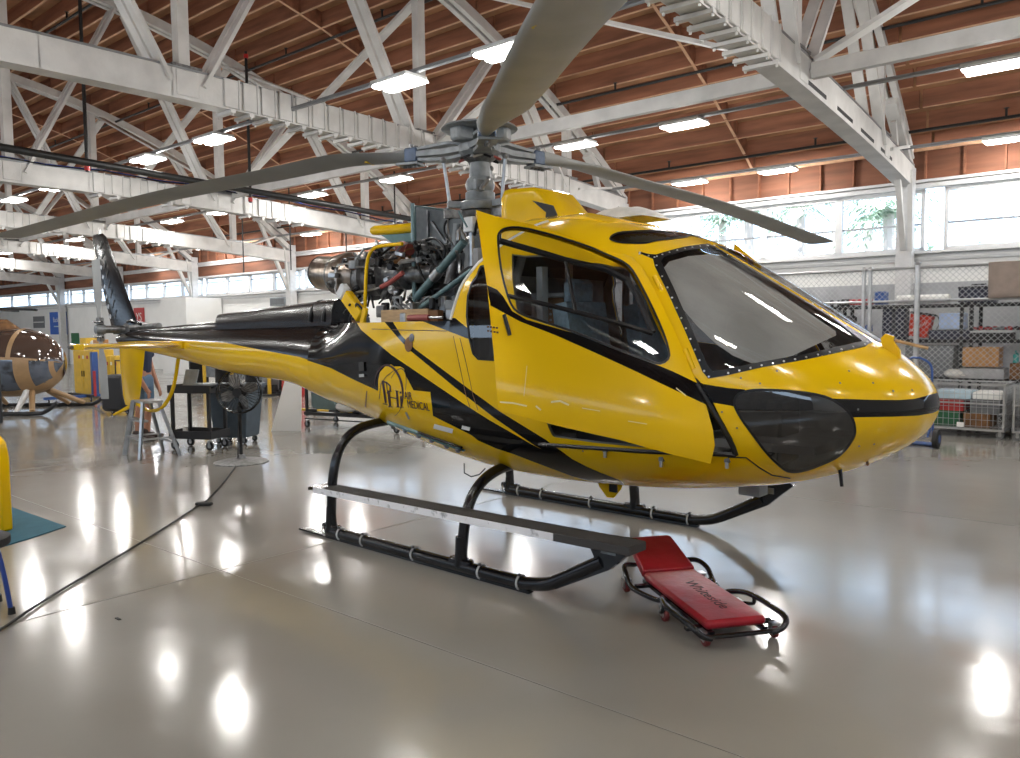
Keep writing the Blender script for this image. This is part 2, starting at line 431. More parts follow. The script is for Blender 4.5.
def surface_part(bm, base, codes, name, parent, matmap, mirror=True, offset=0, xform=None, solid=0, mir_as=None, keep_mirror=None):
    """faces whose region is in codes -> one mesh object carrying the smooth normals of the uncut surface"""
    lay = bm.faces.layers.int['reg']; vs = []; fs = []; mi = []; mats = []; ns = []
    idx = {}
    def vid(v, sg):
        k = (v.index, sg)
        if k not in idx:
            n = base(v.co); co = v.co+n*offset
            if sg < 0: co = Vector((co.x, -co.y, co.z)); n = Vector((n.x, -n.y, n.z))
            if abs(v.co.y) < 1e-5: co.y = 0; n = Vector((n.x, 0, n.z)).normalized(); k = (v.index, 0)
            if k in idx: idx[(v.index, sg)] = idx[k]; return idx[k]
            if xform: co = xform @ co; n = xform.to_3x3() @ n
            idx[k] = len(vs); vs.append(co); ns.append(n)
            idx[(v.index, sg)] = idx[k]
        return idx[k]
    bm.verts.index_update()
    for f in bm.faces:
        c = f[lay]
        if c in codes: fs.append([vid(v, 1) for v in f.verts]); m = matmap[c]; mats.append(m) if m not in mats else 0; mi.append(mats.index(m))
        cm = (mir_as or {}).get(c, c)
        if mirror and cm in (keep_mirror or codes): fs.append([vid(v, -1) for v in reversed(f.verts)]); m = matmap[cm]; mats.append(m) if m not in mats else 0; mi.append(mats.index(m))
    me = bpy.data.meshes.new(name); me.from_pydata([tuple(v) for v in vs], [], fs)
    for m in mats: me.materials.append(M[m])
    me.polygons.foreach_set('material_index', mi); me.polygons.foreach_set('use_smooth', [True]*len(fs)); me.update()
    if not solid: me.normals_split_custom_set_from_vertices([tuple(n) for n in ns])
    o = bpy.data.objects.new(name, me); COL.objects.link(o); o.parent = parent
    if solid:
        sm = o.modifiers.new('solid', 'SOLIDIFY'); sm.thickness = solid; sm.offset = -1
        sm.use_even_offset = False
    return o
def two(*a, **k):
    o = surface_part(*a, mirror=False, **k); me = o.data.copy(); n = len(me.vertices); co = np.zeros(n*3); me.vertices.foreach_get('co', co); co[1::3] *= -1; me.vertices.foreach_set('co', co); me.update()
    nn = [tuple(Vector((l.vector.x, -l.vector.y, l.vector.z))) for l in o.data.corner_normals]; 
    bm_ = bmesh.new(); bm_.from_mesh(me); bmesh.ops.reverse_faces(bm_, faces=bm_.faces); bm_.to_mesh(me); bm_.free(); me.update()
    q = bpy.data.objects.new(o.name, me); COL.objects.link(q); q.parent = o.parent; return o, q
def base_normals(bm):
    b = bm.copy(); bmesh.ops.triangulate(b, faces=b.faces); b.normal_update(); b.verts.ensure_lookup_table(); b.faces.ensure_lookup_table()
    # the centre line is a seam: its normals stay in the xz plane
    vn = {}
    for v in b.verts:
        n = v.normal.copy()
        if abs(v.co.y) < 1e-5: n.y = 0; n.normalize()
        vn[v.index] = n
    tree = BVHTree.FromBMesh(b); tri = [[(v.co.copy(), vn[v.index]) for v in f.verts] for f in b.faces]
    b.free()
    def f(co):
        loc, n, i, d = tree.find_nearest(co)
        if i is None: return Vector((0, 0, 1))
        (a, na), (b_, nb), (c, nc) = tri[i]
        v0, v1, v2 = b_-a, c-a, loc-a; d00, d01, d11, d20, d21 = v0.dot(v0), v0.dot(v1), v1.dot(v1), v2.dot(v0), v2.dot(v1)
        den = d00*d11-d01*d01
        if abs(den) < 1e-14: return na
        v = (d11*d20-d01*d21)/den; w = (d00*d21-d01*d20)/den
        return (na*(1-v-w)+nb*v+nc*w).normalized()
    return f

heli = thing('helicopter', 'large yellow and black helicopter with its cabin door open and cowling off, standing on skids', 'helicopter')
# ---- outlines on the flank
BUBBLE = rounded([(733, 403.7), (736, 395), (743.7, 390.6), (761, 388.6), (795.5, 390.4), (823.5, 395), (840.8, 403.7), (851.6, 414.5), (856, 427.5), (853.7, 439.3), (840.8, 455.5), (823.5, 464.5), (806.3, 470.8), (793.3, 472.6), (783, 469.6), (767.5, 455.5), (752.4, 436), (739.4, 417.7)], 3)
WS = rounded([(653, 259), (656.6, 255), (684.3, 247.3), (714, 244), (734.2, 247.6), (762, 265), (795, 289.4), (832, 315.5), (866, 340.3)], 4)[:-4]+[(868, 344), (865.4, 346.5), (806.3, 359.5), (762, 367.3), (728.7, 375), (708.4, 378.4), (702.8, 372), (684.3, 329.3), (665.9, 288.7), (654.8, 266.5)]
WSG = [(661, 262), (664, 257.5), (686, 251), (714, 247.6), (733, 251), (760, 268), (794, 291.4), (831, 317.5), (862, 341.5), (805, 354.5), (761, 362), (728.7, 369), (713, 371.5), (708, 366), (691, 327), (673.5, 287.5)]
SUN = [(663, 264), (670, 256.5), (690, 251), (714, 249), (735, 254), (760, 270), (794, 295.4), (838.6, 325.6), (839.6, 330), (817.4, 340.4), (795, 351.5), (769.3, 359), (751, 360.8), (732.4, 353.4), (714, 340.4), (695.4, 322), (680.6, 303.5), (667.7, 281.3)]
ROOFW = rounded([(609.2, 238.9), (612.6, 234.6), (622.9, 231.6), (657.2, 230), (683, 232), (692.3, 235.4), (683, 238), (657.2, 241.4), (645.2, 244), (622.9, 243.7), (612.6, 241.4)], 3)
SIDEW = [(476, 276), (480, 266), (497, 262), (500, 262), (500, 361.5), (478, 360), (472.5, 354), (469, 340), (466, 316), (467, 296), (471, 283)]
STRIPE1 = [(391, 319), (401, 335), (415, 349), (458, 381), (499, 411), (547, 440.5), (553, 445.5), (541, 449), (533, 444.5), (494.5, 418), (455, 387.5), (409, 349.5), (399.5, 339.5), (382, 319)]
AREA2 = [(354, 318), (361, 330), (391.6, 355), (464, 404), (490, 420.5), (533, 445), (541, 449), (553, 445.5), (560, 450), (572, 459), (585.5, 466), (600, 472.5), (621, 480.5), (625, 486), (600, 484), (573, 476.5), (547, 467), (513, 454), (496, 448.5), (478, 440.5), (472, 435.5), (433.7, 416.2), (433, 416), (430.3, 392), (413.5, 390.3), (406.5, 377), (403.8, 368.5), (400, 366.5), (394, 366.6), (391, 364.5), (385.5, 366), (380, 372), (378.2, 380), (378.2, 391), (351.8, 378.8), (330.6, 368), (304, 359.4), (290, 356), (280, 300), (340, 300)]
TRI = [(414, 318), (451.8, 332.4), (470, 339.5), (470, 330), (455, 318)]
NOSE1 = [(690, 378), (703, 384), (728.6, 388), (745, 389.5), (745, 409), (732.5, 406), (706, 401.5), (690, 398)]
NOSE2 = [(832, 398.5), (871, 399.8), (900, 400), (914, 399), (927, 395.5), (945, 391), (950, 408), (935.7, 412.4), (918.4, 415.6), (892.6, 416.8), (853.7, 417.4), (840, 418)]
DOOR = [(475.7, 209.7), (495, 216), (534, 225), (561.6, 234), (580, 240.6), (611, 251.7), (631.5, 256), (641.7, 266.3), (648.6, 278.3), (659, 299), (672.6, 326.3), (683, 350), (697, 383), (706, 404), (713, 430), (715, 445), (710.6, 463.7), (669.8, 454), (620, 440), (560, 426.5), (500, 411), (498, 408), (493.4, 350), (487.4, 288.6), (482.3, 254), (478, 220)]
DWIN = rounded([(497, 242.3), (497.9, 233.5), (504.6, 227.9), (518.3, 226.7), (537.2, 230.3), (563, 237.5), (590, 246.5), (604, 252.6), (622.9, 261), (633, 270), (641.7, 285), (653.8, 309), (664, 332), (669.6, 350), (669, 359.5), (660, 364.7), (646.7, 361.3), (610, 347.5), (573.3, 333), (540, 322), (523, 316), (513.3, 309.7), (506.7, 296.3), (500, 269.7)], 2)
DSTR = [(486.9, 285), (497, 289.5), (503, 296), (512, 311), (526.7, 319.7), (573.3, 333), (646.7, 361.3), (660, 366), (672, 371), (697, 383), (706, 404.5), (687.5, 396), (662, 384), (628.6, 368), (589, 350), (555, 335), (520, 321.5), (490.5, 305.5)]
# ---- front door swung open about its slanting hinge line
P1 = Vector((2.161, -.80, 1.89)); P2 = Vector((2.403, -.89, 1.461)); HAX = (P1-P2).normalized(); PHI = radians(40)
RM = Matrix.Rotation(PHI, 3, HAX)
XF = Matrix.Translation(P2) @ RM.to_4x4() @ Matrix.Translation(-P2)

bmF = half_mesh(.56, 3.39, 96, NP=64, tip=True); nF = base_normals(bmF)
bmR = half_mesh(-1.95, .56, 44, deck=ZD, NP=40); nR = base_normals(bmR)
bmD = half_mesh(.62, 2.95, 74, NP=60); nD = base_normals(bmD)
def rear_x(z):
    T_ = [(1.70, .56), (1.95, .62), (2.10, .72), (2.20, .84), (2.30, .96), (2.45, 1.06)]
    if z <= 1.70: return .56
    for a, b in zip(T_, T_[1:]):
        if z <= b[0]: return a[1]+(b[1]-a[1])*(z-a[0])/(b[0]-a[0])
    return 1.06
def lean(x, z): return 1.45-(1.45-x)*(1.45-rear_x(z))/(1.45-.56) if x < 1.45 else x
for b_ in (bmF,):
    for v in b_.verts: v.co.x = lean(v.co.x, v.co.z)
    b_.normal_update()
nF = base_normals(bmF)
bmS = bmF.copy()
# front body: region codes 0 yellow, 1 black, 2 pane seal, 3 panes..., 9 door opening
cut(bmF, [(STRIPE1, 1), (AREA2, 12), (TRI, 1), (NOSE1, 1), (NOSE2, 1)])
OPEN = [(x-(13 if 600 < x < 690 and y < 351 else 0), y+(6 if 540 < x < 690 and y < 300 else 0)) for x, y in DOOR]
cut(bmF, [(OPEN, 9), (inset(DWIN, 2.2), 13)], back=(RM, P2))
cut(bmF, [(BUBBLE, 2), (inset(BUBBLE, 2.6), 3), (WS, 4), (WSG, 5), (ROOFW, 10), (inset(ROOFW, 1.5), 6), (SIDEW, 11), (inset(SIDEW, 1.6), 7)])
_l = bmF.faces.layers.int['reg']
for yc in (-.042, -.066):   # yellow centre post between the two windscreen panes
    G = [f for f in bmF.faces if f[_l] in (4, 5)]
    bmesh.ops.bisect_plane(bmF, geom=list(set(G) | {e for f in G for e in f.edges} | {v for f in G for v in f.verts}), plane_co=(0, yc, 0), plane_no=(0, 1, 0), dist=1e-5)
bmF.normal_update()
for f in bmF.faces:
    y = f.calc_center_median().y
    if f[_l] in (4, 5) and y > -.042: f[_l] = 0
    elif f[_l] == 5 and y > -.066: f[_l] = 4
cut(bmR, [(STRIPE1, 1), (AREA2, 1), (TRI, 1)])
cut(bmD, [(DOOR, 1), (DSTR, 3), (DWIN, 4), (inset(DWIN, 2.2), 5)], back=(RM, P2))
cut(bmS, [(SUN, 1)])
MIR = {9: 0}
surface_part(bmF, nF, (0, 1, 12), 'cabin_shell', heli, {0: 'yellow', 1: 'black_paint', 12: 'black_paint'}, mir_as={9: 0, 12: 0})
surface_part(bmF, nF, (0, 1, 12), 'cabin_lining', heli, {0: 'interior', 1: 'interior', 12: 'interior'}, mir_as={9: 0}, offset=-.02)
_s, _p = two(bmF, nF, (13,), 'door_window', heli, {13: 'smoked_glass'}); bpy.data.objects.remove(_s)
wf, wf2 = two(bmF, nF, (4,), 'windscreen_frame', heli, {4: 'seal'}, offset=.004)
ws, ws2 = two(bmF, nF, (5,), 'windscreen', heli, {5: 'windscreen_glass'})
for c_ in (2, 10, 11): two(bmF, nF, (c_,), 'window_seal', heli, {c_: 'seal'}, offset=.003)
two(bmF, nF, (3,), 'nose_window', heli, {3: 'bubble_glass'}, offset=.006)
two(bmF, nF, (6,), 'roof_window', heli, {6: 'smoked_glass'})
two(bmF, nF, (7,), 'rear_side_window', heli, {7: 'smoked_glass'})
surface_part(bmR, nR, (0, 1), 'rear_fuselage', heli, {0: 'yellow', 1: 'black_paint'})
sun = two(bmS, nF, (1,), 'windscreen_cover', heli, {1: 'shade_cloth'}, offset=-.035)
dr = surface_part(bmD, nD, (1, 3), 'cabin_door', heli, {1: 'yellow', 3: 'black_paint'}, mirror=False, xform=XF)
dt = surface_part(bmD, nD, (1, 3), 'door_lining', dr, {1: 'yellow', 3: 'seal'}, mirror=False, xform=XF, offset=-.03)
surface_part(bmD, nD, (4,), 'window_seal', dr, {4: 'seal'}, mirror=False, xform=XF, offset=.004)
surface_part(bmD, nD, (5,), 'door_window', dr, {5: 'clear_glass'}, mirror=False, xform=XF)
# door rim: outline band between skin and lining
def on_mesh(bm):
    t = BVHTree.FromBMesh(bm)
    def f(q, off=0, back=None):
        C = CAM.copy(); d = ray(*q)
        if back: Rm, P0 = back; C = P0+Rm.transposed() @ (CAM-P0); d = Rm.transposed() @ d
        loc, n, i, _ = t.ray_cast(C, d.normalized())
        if loc is None: return None
        if n.dot(d) > 0: n = -n
        p = loc+n*off
        if back: p = P0+Rm @ (p-P0); n = Rm @ n
        return p, n
    return f
hitD = on_mesh(bmD); hitF = on_mesh(bmF); hitR = on_mesh(bmR); BK = (RM, P2)
def dense(poly, step=4, closed=True):
    out = []
    for i in range(len(poly) if closed else len(poly)-1):
        a, b = poly[i], poly[(i+1) % len(poly)]; n = max(1, int(math.hypot(a[0]-b[0], a[1]-b[1])/step))
        out += [(a[0]+(b[0]-a[0])*k/n, a[1]+(b[1]-a[1])*k/n) for k in range(n)]
    if not closed: out.append(poly[-1])
    return out
def strip(mb, hit, poly, o1, o2, m, back=None, closed=True, step=5):
    A = []
    for q in dense(poly, step, closed):
        r1, r2 = hit(q, o1, back), hit(q, o2, back)
        if r1: A.append((r1[0], r2[0]))
    n = len(A); vs = [p for ab in A for p in ab]
    mb.add(vs, [(2*i, 2*((i+1) % n), 2*((i+1) % n)+1, 2*i+1) for i in range(n if closed else n-1)], m, True)
mb = MB(); strip(mb, hitD, inset(DOOR, .5), .001, -.032, 'yellow', BK); mb.build('door_edge', None, dr, fixn=False)
def surf_tube(mb, hit, pts, r, off, m, back=None, step=6, n=6, closed=False):
    P = [hit(q, off, back) for q in dense(pts, step, closed)]; P = [p[0] for p in P if p]
    if len(P) > 1: mb.tube(P, r, m, n=n, closed=closed)
def ribbon(mb, hit, pts, w, m, off=.003):
    """flat painted line on the hull, w in pixels"""
    D = dense(pts, 1.5, False); A = []
    for i, q in enumerate(D):
        t = Vector(D[min(i+1, len(D)-1)])-Vector(D[max(i-1, 0)]); t.normalize(); n = Vector((-t.y, t.x)); ww = w(i/(len(D)-1)) if callable(w) else w
        a, b = hit((q[0]+n.x*ww/2, q[1]+n.y*ww/2), off), hit((q[0]-n.x*ww/2, q[1]-n.y*ww/2), off)
        if a and b: A.append((a[0], b[0]))
    mb.add([p for ab in A for p in ab], [(2*i, 2*i+2, 2*i+3, 2*i+1) for i in range(len(A)-1)], m)
# sliding window bars in the door
mb = MB()
for pl, r in (([(501, 240.5), (540, 251.5), (566, 259.5), (606, 268.5), (628, 280), (640, 299), (653, 332)], .020), ([(508, 295.5), (545.8, 304), (584, 313.5), (619.5, 323), (653, 333)], .015), ([(565.5, 260), (570, 281), (575.5, 311)], .012)):
    surf_tube(mb, hitD, pl, r, -.006, 'seal', BK)
mb.build('sliding_window_frame', None, dr)
mb = MB(); surf_tube(mb, hitD, [(504.5, 316), (507, 325), (510, 336)], .012, .02, 'seal', BK, step=3)
mb.build('door_handle', None, dr)
mb = MB()
for q in ((488, 327), (491, 327), (494, 327.5), (497, 328), (488.5, 331), (491.5, 331.5), (494.5, 332), (497.5, 332.5)):
    r = hitD(q, .002, BK)
    if r: mb.box(r[0], (.014, .004, .010), 'brown')
mb.build('door_placard', None, dr)
for pl, w in (([(500, 402), (513, 403), (527, 406)], 1.5), ([(551, 402), (560, 401), (569, 405)], 1.8), ([(536, 406), (541, 410)], 1.6), ([(582, 408), (600, 411)], .7), ([(628, 421), (647, 424)], .7), ([(676, 388), (686, 396)], 1.1), ([(524, 396), (527, 366)], .5)):
    mb = MB(); ribbon(mb, lambda q, o: hitD(q, o, BK), pl, w, 'scuff'); mb.build('paint_scuff', None, dr)
# hinges at the front edge, and latches at the sill
for q in ((656.5, 281), (659.5, 287), (687.5, 354), (691.5, 364)):
    r = hitF(q, .004); mb = MB()
    if r: a, b = frame(r[1]); mb.lathe([(-.03, .014), (.03, .014)], 'yellow', r[0], (-.42, -.1, .9), 10); mb.build('door_hinge', None, heli)
for q in [(q[0], q[1]) for q in dense(inset(WS, 1.9), 11)]:
    r = hitF(q, .0035)
    if r: mb = MB(); mb.lathe([(0, .0065), (.004, .0045)], 'rivet', r[0], r[1], 8); mb.build('rivet', None, wf)
mb = MB()
for q in [(741, 378), (760, 383.5), (777, 371), (849, 371), (893, 391), (722, 412), (737, 428), (731, 457), (859, 446), (874, 444), (858, 409.5), (700, 430), (583, 451), (873, 383), (912, 390), (840, 383)]:
    r = hitF(q, .001)
    if r: mb = MB(); mb.lathe([(0, .006), (.002, .005)], 'dull_metal', r[0], r[1], 8); mb.build('panel_screw', None, heli)
mb = MB()
surf_tube(mb, hitF, [(548, 444.5), (600, 448), (653, 451.5), (700, 453), (736, 454.5)], .014, .004, 'seal')
surf_tube(mb, hitF, [(697, 384), (708, 402), (722, 425), (733, 446), (736, 454.5)], .016, .002, 'seal')
mb.build('door_sill_seal', None, heli)
for q in ((606, 451), (662, 460), (727.5, 461)):
    r = hitF(q, .006)
    if not r: continue
    mb = MB(); T = Matrix.Translation(r[0]); mb.box((0, 0, .012), (.028, .02, .03), 'dull_metal', T=T); mb.box((0, -.004, -.018), (.016, .014, .034), 'metal', T=T)
    mb.build('door_latch', None, heli)
mb = MB()
surf_tube(mb, hitF, [(728, 457), (746, 457.5), (760, 468), (772, 475), (790, 478)], .004, .001, 'seal', step=3)
surf_tube(mb, hitF, [(657, 260), (667, 285), (680, 312), (694, 343), (699, 357)], .004, .001, 'seal', step=3)
for pl in ([(453.5, 336), (459, 362), (466, 395), (470, 407)], [(460, 338), (466, 362), (473, 395), (478, 410)]):
    P = [x for x in (hitR(q, .001) or hitF(q, .001) for q in dense(pl, 4, False)) if x]
    mb.build('panel_seam', None, heli); mb = MB()
    if len(P) > 1: mb.tube([p[0] for p in P], .0025, 'brown', n=5)
mb.build('panel_seam', None, heli); mb = MB(); surf_tube(mb, hitR, [(372, 329), (400, 330), (430, 330.5), (447, 331)], .003, .001, 'brown', step=3)
mb.build('panel_seam', None, heli)
# ---- engine deck, rear bulkhead, belly rail
mb = MB(); N = 26; L = []; 
for i in range(N+1):
    x = -1.95+(2.51)*i/N; P = [p for p in sec(x, 160) if p[1] < ZD]; L.append((x, P[-1][0]))
mb.add([(x, y, ZD) for x, y in L]+[(x, -y, ZD) for x, y in L], [(i, i+1, N+2+i, N+1+i) for i in range(N)], 'dull_metal')
P = [p for p in sec(.57, 60) if p[1] >= ZD-.02]
pts = [(rear_x(z)+.005, y, z) for y, z in P]+[(rear_x(z)+.005, -y, z) for y, z in P[::-1][1:]]
mb.add(pts, [tuple(range(len(pts)))], 'dark')
mb.build('engine_deck', None, heli)
mb = MB()
for s_ in (-1, 1):
    P = [Vector((rear_x(z)+.004, y*-s_, z)) for y, z in sec(.57, 60) if z > ZD]; mb.tube(P, .012, 'paper', n=6)
mb.build('bulkhead_rim', None, heli)
mb = MB(); surf_tube(mb, hitR, [(389, 422), (420, 433), (450, 444), (476, 453)], .022, .0, 'teal')
surf_tube(mb, hitR, [(420, 430.5), (450, 441), (476, 450)], .010, .02, 'tube_black')
for q in ((393, 424), (405, 428), (419, 433), (432, 437.5), (447, 443), (458, 447), (470, 450)):
    r = hitR(q, .0)
    if r: mb.sphere(r[0]-Vector((0, 0, .02)), .022, 'dull_metal', 8, 6)
mb.build('belly_rail', None, heli)
# ---- tail boom
BOOM = smooth_tab([(-7.0, 1.53, .05, .06), (-6.8, 1.525, .09, .10), (-6.2, 1.52, .135, .14), (-5.1, 1.47, .175, .19), (-3.9, 1.42, .25, .265), (-2.6, 1.39, .31, .315), (-1.9, 1.325, .362, .395), (-1.6, 1.32, .38, .38)], .08)
bmB = bmesh.new(); rings = []
for x, zc, w, h in BOOM: rings.append([bmB.verts.new((x, -w*cos(a), zc+h*sin(a))) for a in [-pi/2+pi*k/30 for k in range(31)]])
for i in range(len(rings)-1):
    for k in range(30): bmB.faces.new((rings[i][k], rings[i][k+1], rings[i+1][k+1], rings[i+1][k]))
for v in bmB.verts:
    if abs(v.co.y) < 1e-4: v.co.y = 0
bmB.normal_update()
if bmB.faces[:][5*30+15].normal.y > 0: bmesh.ops.reverse_faces(bmB, faces=bmB.faces)
bmB.normal_update(); nB = base_normals(bmB)
cut(bmB, [([(100, 300), (100, 343), (127.5, 341.5), (150, 341), (191, 341), (225, 342.7), (264.7, 350.6), (300, 357), (331, 368), (352, 379), (380, 390), (400, 300)], 1)])
bb = surface_part(bmB, nB, (0, 1), 'tail_boom', heli, {0: 'yellow', 1: 'scuffed_black'})
# drive shaft cover along the boom top, and the dark fairing over the boom root
def ridge(x0, x1, z0, z1, h0, h1, w0, w1, m, name, n=12, par=None):
    mb = MB(); R = []
    for i in range(n+1):
        t = i/n; x = x0+(x1-x0)*t; z = z0+(z1-z0)*t; h = h0+(h1-h0)*t; w = w0+(w1-w0)*t
        R.append([(x, w*c, z+h*s_) for c, s_ in [(-1.1, -.5), (-1, .0), (-.92, .55), (-.7, .9), (-.4, 1), (.4, 1), (.7, .9), (.92, .55), (1, 0), (1.1, -.5)]])
    mb.loft(R, m); return mb.build(name, None, par or heli)
sc_ = ridge(-4.15, -1.85, 1.70, 1.74, .13, .20, .10, .15, 'scuffed_black', 'drive_shaft_cover')
mb = MB()
for x in (-1.98, -2.2): mb = MB(); mb.tube([(x, .155*cos(a)-.0, 1.72+.205*sin(a)) for a in [pi*k/10 for k in range(11)]], .018, 'seal', n=6); mb.build('cover_strap', None, sc_)
ridge(-6.3, -4.1, 1.62, 1.66, .05, .09, .05, .08, 'scuffed_black', 'tail_shaft_fairing')
# ---- fins and stabiliser
def foil(mb, st, m, axis='z', n=16):
    """st: (span position, x_front, x_rear, thickness, y or z offset)"""
    R = []
    for s_, xf, xr, th, off in st:
        c = xf-xr; r = []
        for k in range(n):
            a = 2*pi*k/n; u = .5*(1+cos(a)); t = th*.5*sin(a)*(1.25*sqrt(max(1-u, 0))*1.0+.28) if True else 0
            x = xr+c*(u if True else 0); r.append((x, off+t, s_) if axis == 'z' else (x, s_, off+t))
        R.append(r)
    mb.loft(R, m); return mb
mb = MB(); foil(mb, [(1.60, -6.30, -7.15, .10, 0), (1.73, -6.38, -7.22, .10, 0), (2.4, -6.86, -7.52, .085, 0), (2.97, -7.28, -7.74, .07, 0), (3.03, -7.40, -7.74, .03, 0)], 'scuffed_black')
fin = mb.build('vertical_fin', None, heli)
for i in range(8):
    mb = MB(); z = 1.85+i*.14; mb.box((-7.12-i*.085*.62, -.060+i*.0022, z), (.05, .006, .05), 'rivet', rot=Matrix.Rotation(.5, 3, 'Y')); mb.build('rib_plate', None, fin); mb = MB(); mb.box((-6.95-i*.085*.72, -.061+i*.0022, z+.03), (.012, .006, .13), 'dull_metal', rot=Matrix.Rotation(.5, 3, 'Y')); mb.build('rib_strip', None, fin)
mb = MB()
mb.lathe([(0, .02), (.06, .02), (.1, .01)], 'rivet', (-7.5, 0, 3.02), (0, 0, 1), 8); mb.build('beacon', None, fin)
mb = MB(); foil(mb, [(1.50, -6.18, -6.98, .11, 0), (1.2, -6.27, -6.97, .10, 0), (.75, -6.42, -6.93, .08, 0), (.62, -6.52, -6.88, .05, 0)], 'yellow')
vf = mb.build('ventral_fin', None, heli)
mb = MB(); tip_ = Vector((-6.62, 0, .64))
loop = spline([(-6.55, 0, .66), (-6.15, 0, .58), (-5.75, 0, .66), (-5.45, 0, .92), (-5.28, 0, 1.30)], 5)
mb.tube(loop, .024, 'yellow', n=8); mb.tube([(-6.45, 0, .69), (-6.75, 0, .60), (-7.1, -.08, .47)], [.035, .03, .015], 'yellow', n=8)
mb.build('tail_skid', None, vf)
mb = MB(); foil(mb, [(y, -4.72-.16*abs(y)/1.25-.0, -5.22-.06*abs(y)/1.25, .055, 1.475) for y in (-1.28, -.9, -.5, -.15, .15, .5, .9, 1.28)], 'yellow', 'y')
st_ = mb.build('stabilizer', None, heli)
mb = MB()
for s_ in (-1, 1):
    mb = MB(); mb.box((-5.0, s_*1.29, 1.475), (.36, .02, .07), 'yellow', bev=.008); mb.lathe([(0, .022), (.05, .022)], 'dull_metal', (-5.1, s_*1.30, 1.475), (0, s_, 0), 10); mb.build('stabilizer_tip', None, st_); mb = MB(); mb.box((-5.0, s_*.2, 1.47), (.55, .06, .09), 'yellow', bev=.01); mb.build('stabilizer_root', None, st_)
# ---- tail rotor
tr = bpy.data.objects.new('tail_rotor', None); COL.objects.link(tr); tr.parent = heli; tr.location = (-6.67, -.36, 1.67)
mb = MB(); mb.lathe([(-.05, .05), (.34, .05), (.36, .10), (.50, .11), (.62, .08)], 'dull_metal', (0, 0, 0), (0, 1, 0), 16); mb.sphere((0, .40, 0), (.16, .12, .12), 'dull_metal', 14, 8); mb.tube([(.1, .36, .02), (.5, .36, .03), (.9, .36, .04)], [.05, .04, .04], 'dull_metal')
mb.tube([(.1, .3, .1), (.3, .28, .12), (.5, .3, .06)], .02, 'tube_black'); mb.build('tail_gearbox', None, tr)
mb = MB(); mb.lathe([(-.09, .03), (-.08, .06), (.03, .06), (.04, .04)], 'hub_grey', (0, 0, 0), (0, 1, 0), 14)
for s_ in (-1, 1):
    mb.box((0, -.02, s_*.11), (.12, .06, .10), 'dull_metal', bev=.01); mb.tube([(-.14, -.05, s_*.10), (.14, -.05, s_*.10)], .014, 'tube_black'); mb.tube([(-.13, -.05, s_*.1), (-.05, .07, s_*.05)], .010, 'metal')
mb.build('tail_rotor_hub', None, tr)
for s_ in (-1, 1):
    mb = MB(); foil(mb, [(s_*z, .5*c, -.5*c, th, -.02) for z, c, th in ((.13, .10, .03), (.26, .11, .028), (.42, .27, .024), (.90, .27, .016), (.93, .25, .006))], 'blade'); b_ = mb.build('tail_rotor_blade', None, tr); b_.rotation_euler[1] = radians(-3)
# ---- landing gear
SY = 1.062
gear = bpy.data.objects.new('landing_gear', None); COL.objects.link(gear); gear.parent = heli
for s_ in (-1, 1):
    mb = MB(); y = s_*SY
    mb.tube([(-.70, y, .055), (1.36, y, .055)]+[tuple(v) for v in spline([(1.36, y, .055), (1.52, y, .085), (1.66, y, .15), (1.95, y, .31)], 4)[1:]], .043, 'tube_black', n=14)
    mb.box((-.84, y, .014), (.46, .055, .014), 'tube_black'); mb.box((.35, y, .012), (2.1, .05, .02), 'tube_black')
    sk = mb.build('skid_tube', None, gear)
    for x in (-.72, -.53, -.24, .33, .98, 1.32): mb = MB(); mb.tube([(x, y+.047*cos(a), .057+.047*sin(a)) for a in [2*pi*k/14 for k in range(14)]], .007, 'white_metal', n=5, closed=True); mb.beam((x, y-.02, .10), (x+.03, y-.05, .128), .02, .008, 'dull_metal'); mb.build('skid_clamp', None, sk)
    # forked toe carrying the step
    mb = MB(); Tm = Matrix.Translation((0, y, 0)) @ Matrix.Rotation(pi/2, 4, 'X')
    mb.prism([(1.52, .10), (1.62, .08), (2.0, .27), (2.10, .36), (2.20, .445), (2.16, .47), (1.62, .455), (1.66, .42), (1.86, .40), (1.90, .33), (1.84, .25)], .05, 'tube_black', Tm)
    mb.box((2.0, y, .385), (.10, .056, .045), 'hub_grey')
    mb.build('toe_bracket', None, sk)
    for x, pts in ((-.66, [(SY, .06), (1.055, .25), (1.035, .48), (.985, .66), (.90, .775), (.78, .84), (.6, .87), (.3, .88), (0, .88)]), (.79, [(SY, .06), (1.045, .22), (1.005, .40), (.93, .53), (.80, .62), (.62, .665), (.4, .67), (0, .66)])):
        mb = MB(); P = spline([(x, s_*a, b) for a, b in pts], 4); mb.tube(P, .038, 'tube_black', n=14); 
        mb.lathe([(0, .052), (.05, .045), (.2, .036)], 'tube_black', (x, y, .06), (0, 0, 1), 14); mb.box((x, y, .09), (.20, .07, .05), 'tube_black', bev=.015)
        mb.build('cross_tube', None, gear)
mb = MB(); ys = -1.20
mb.box((.90, ys, .452), (2.74, .17, .05), 'grip', rot=Matrix.Rotation(-.012, 3, 'Y'), bev=.006)
sb = mb.build('boarding_step', None, gear)
mb = MB(); mb.box((.60, ys-.088, .449), (2.32, .006, .044), 'white_step', rot=Matrix.Rotation(-.012, 3, 'Y')); mb.build('step_edge_strip', None, sb, props={'label': 'scuffed white edge strip'})
mb = MB()
for x in (-.66, .79): mb.box((x, -1.12, .415), (.14, .16, .03), 'tube_black'); mb.tube([(x, -1.04, .40), (x, -1.26, .43)], .014, 'tube_black')
mb.build('step_bracket', None, sb)
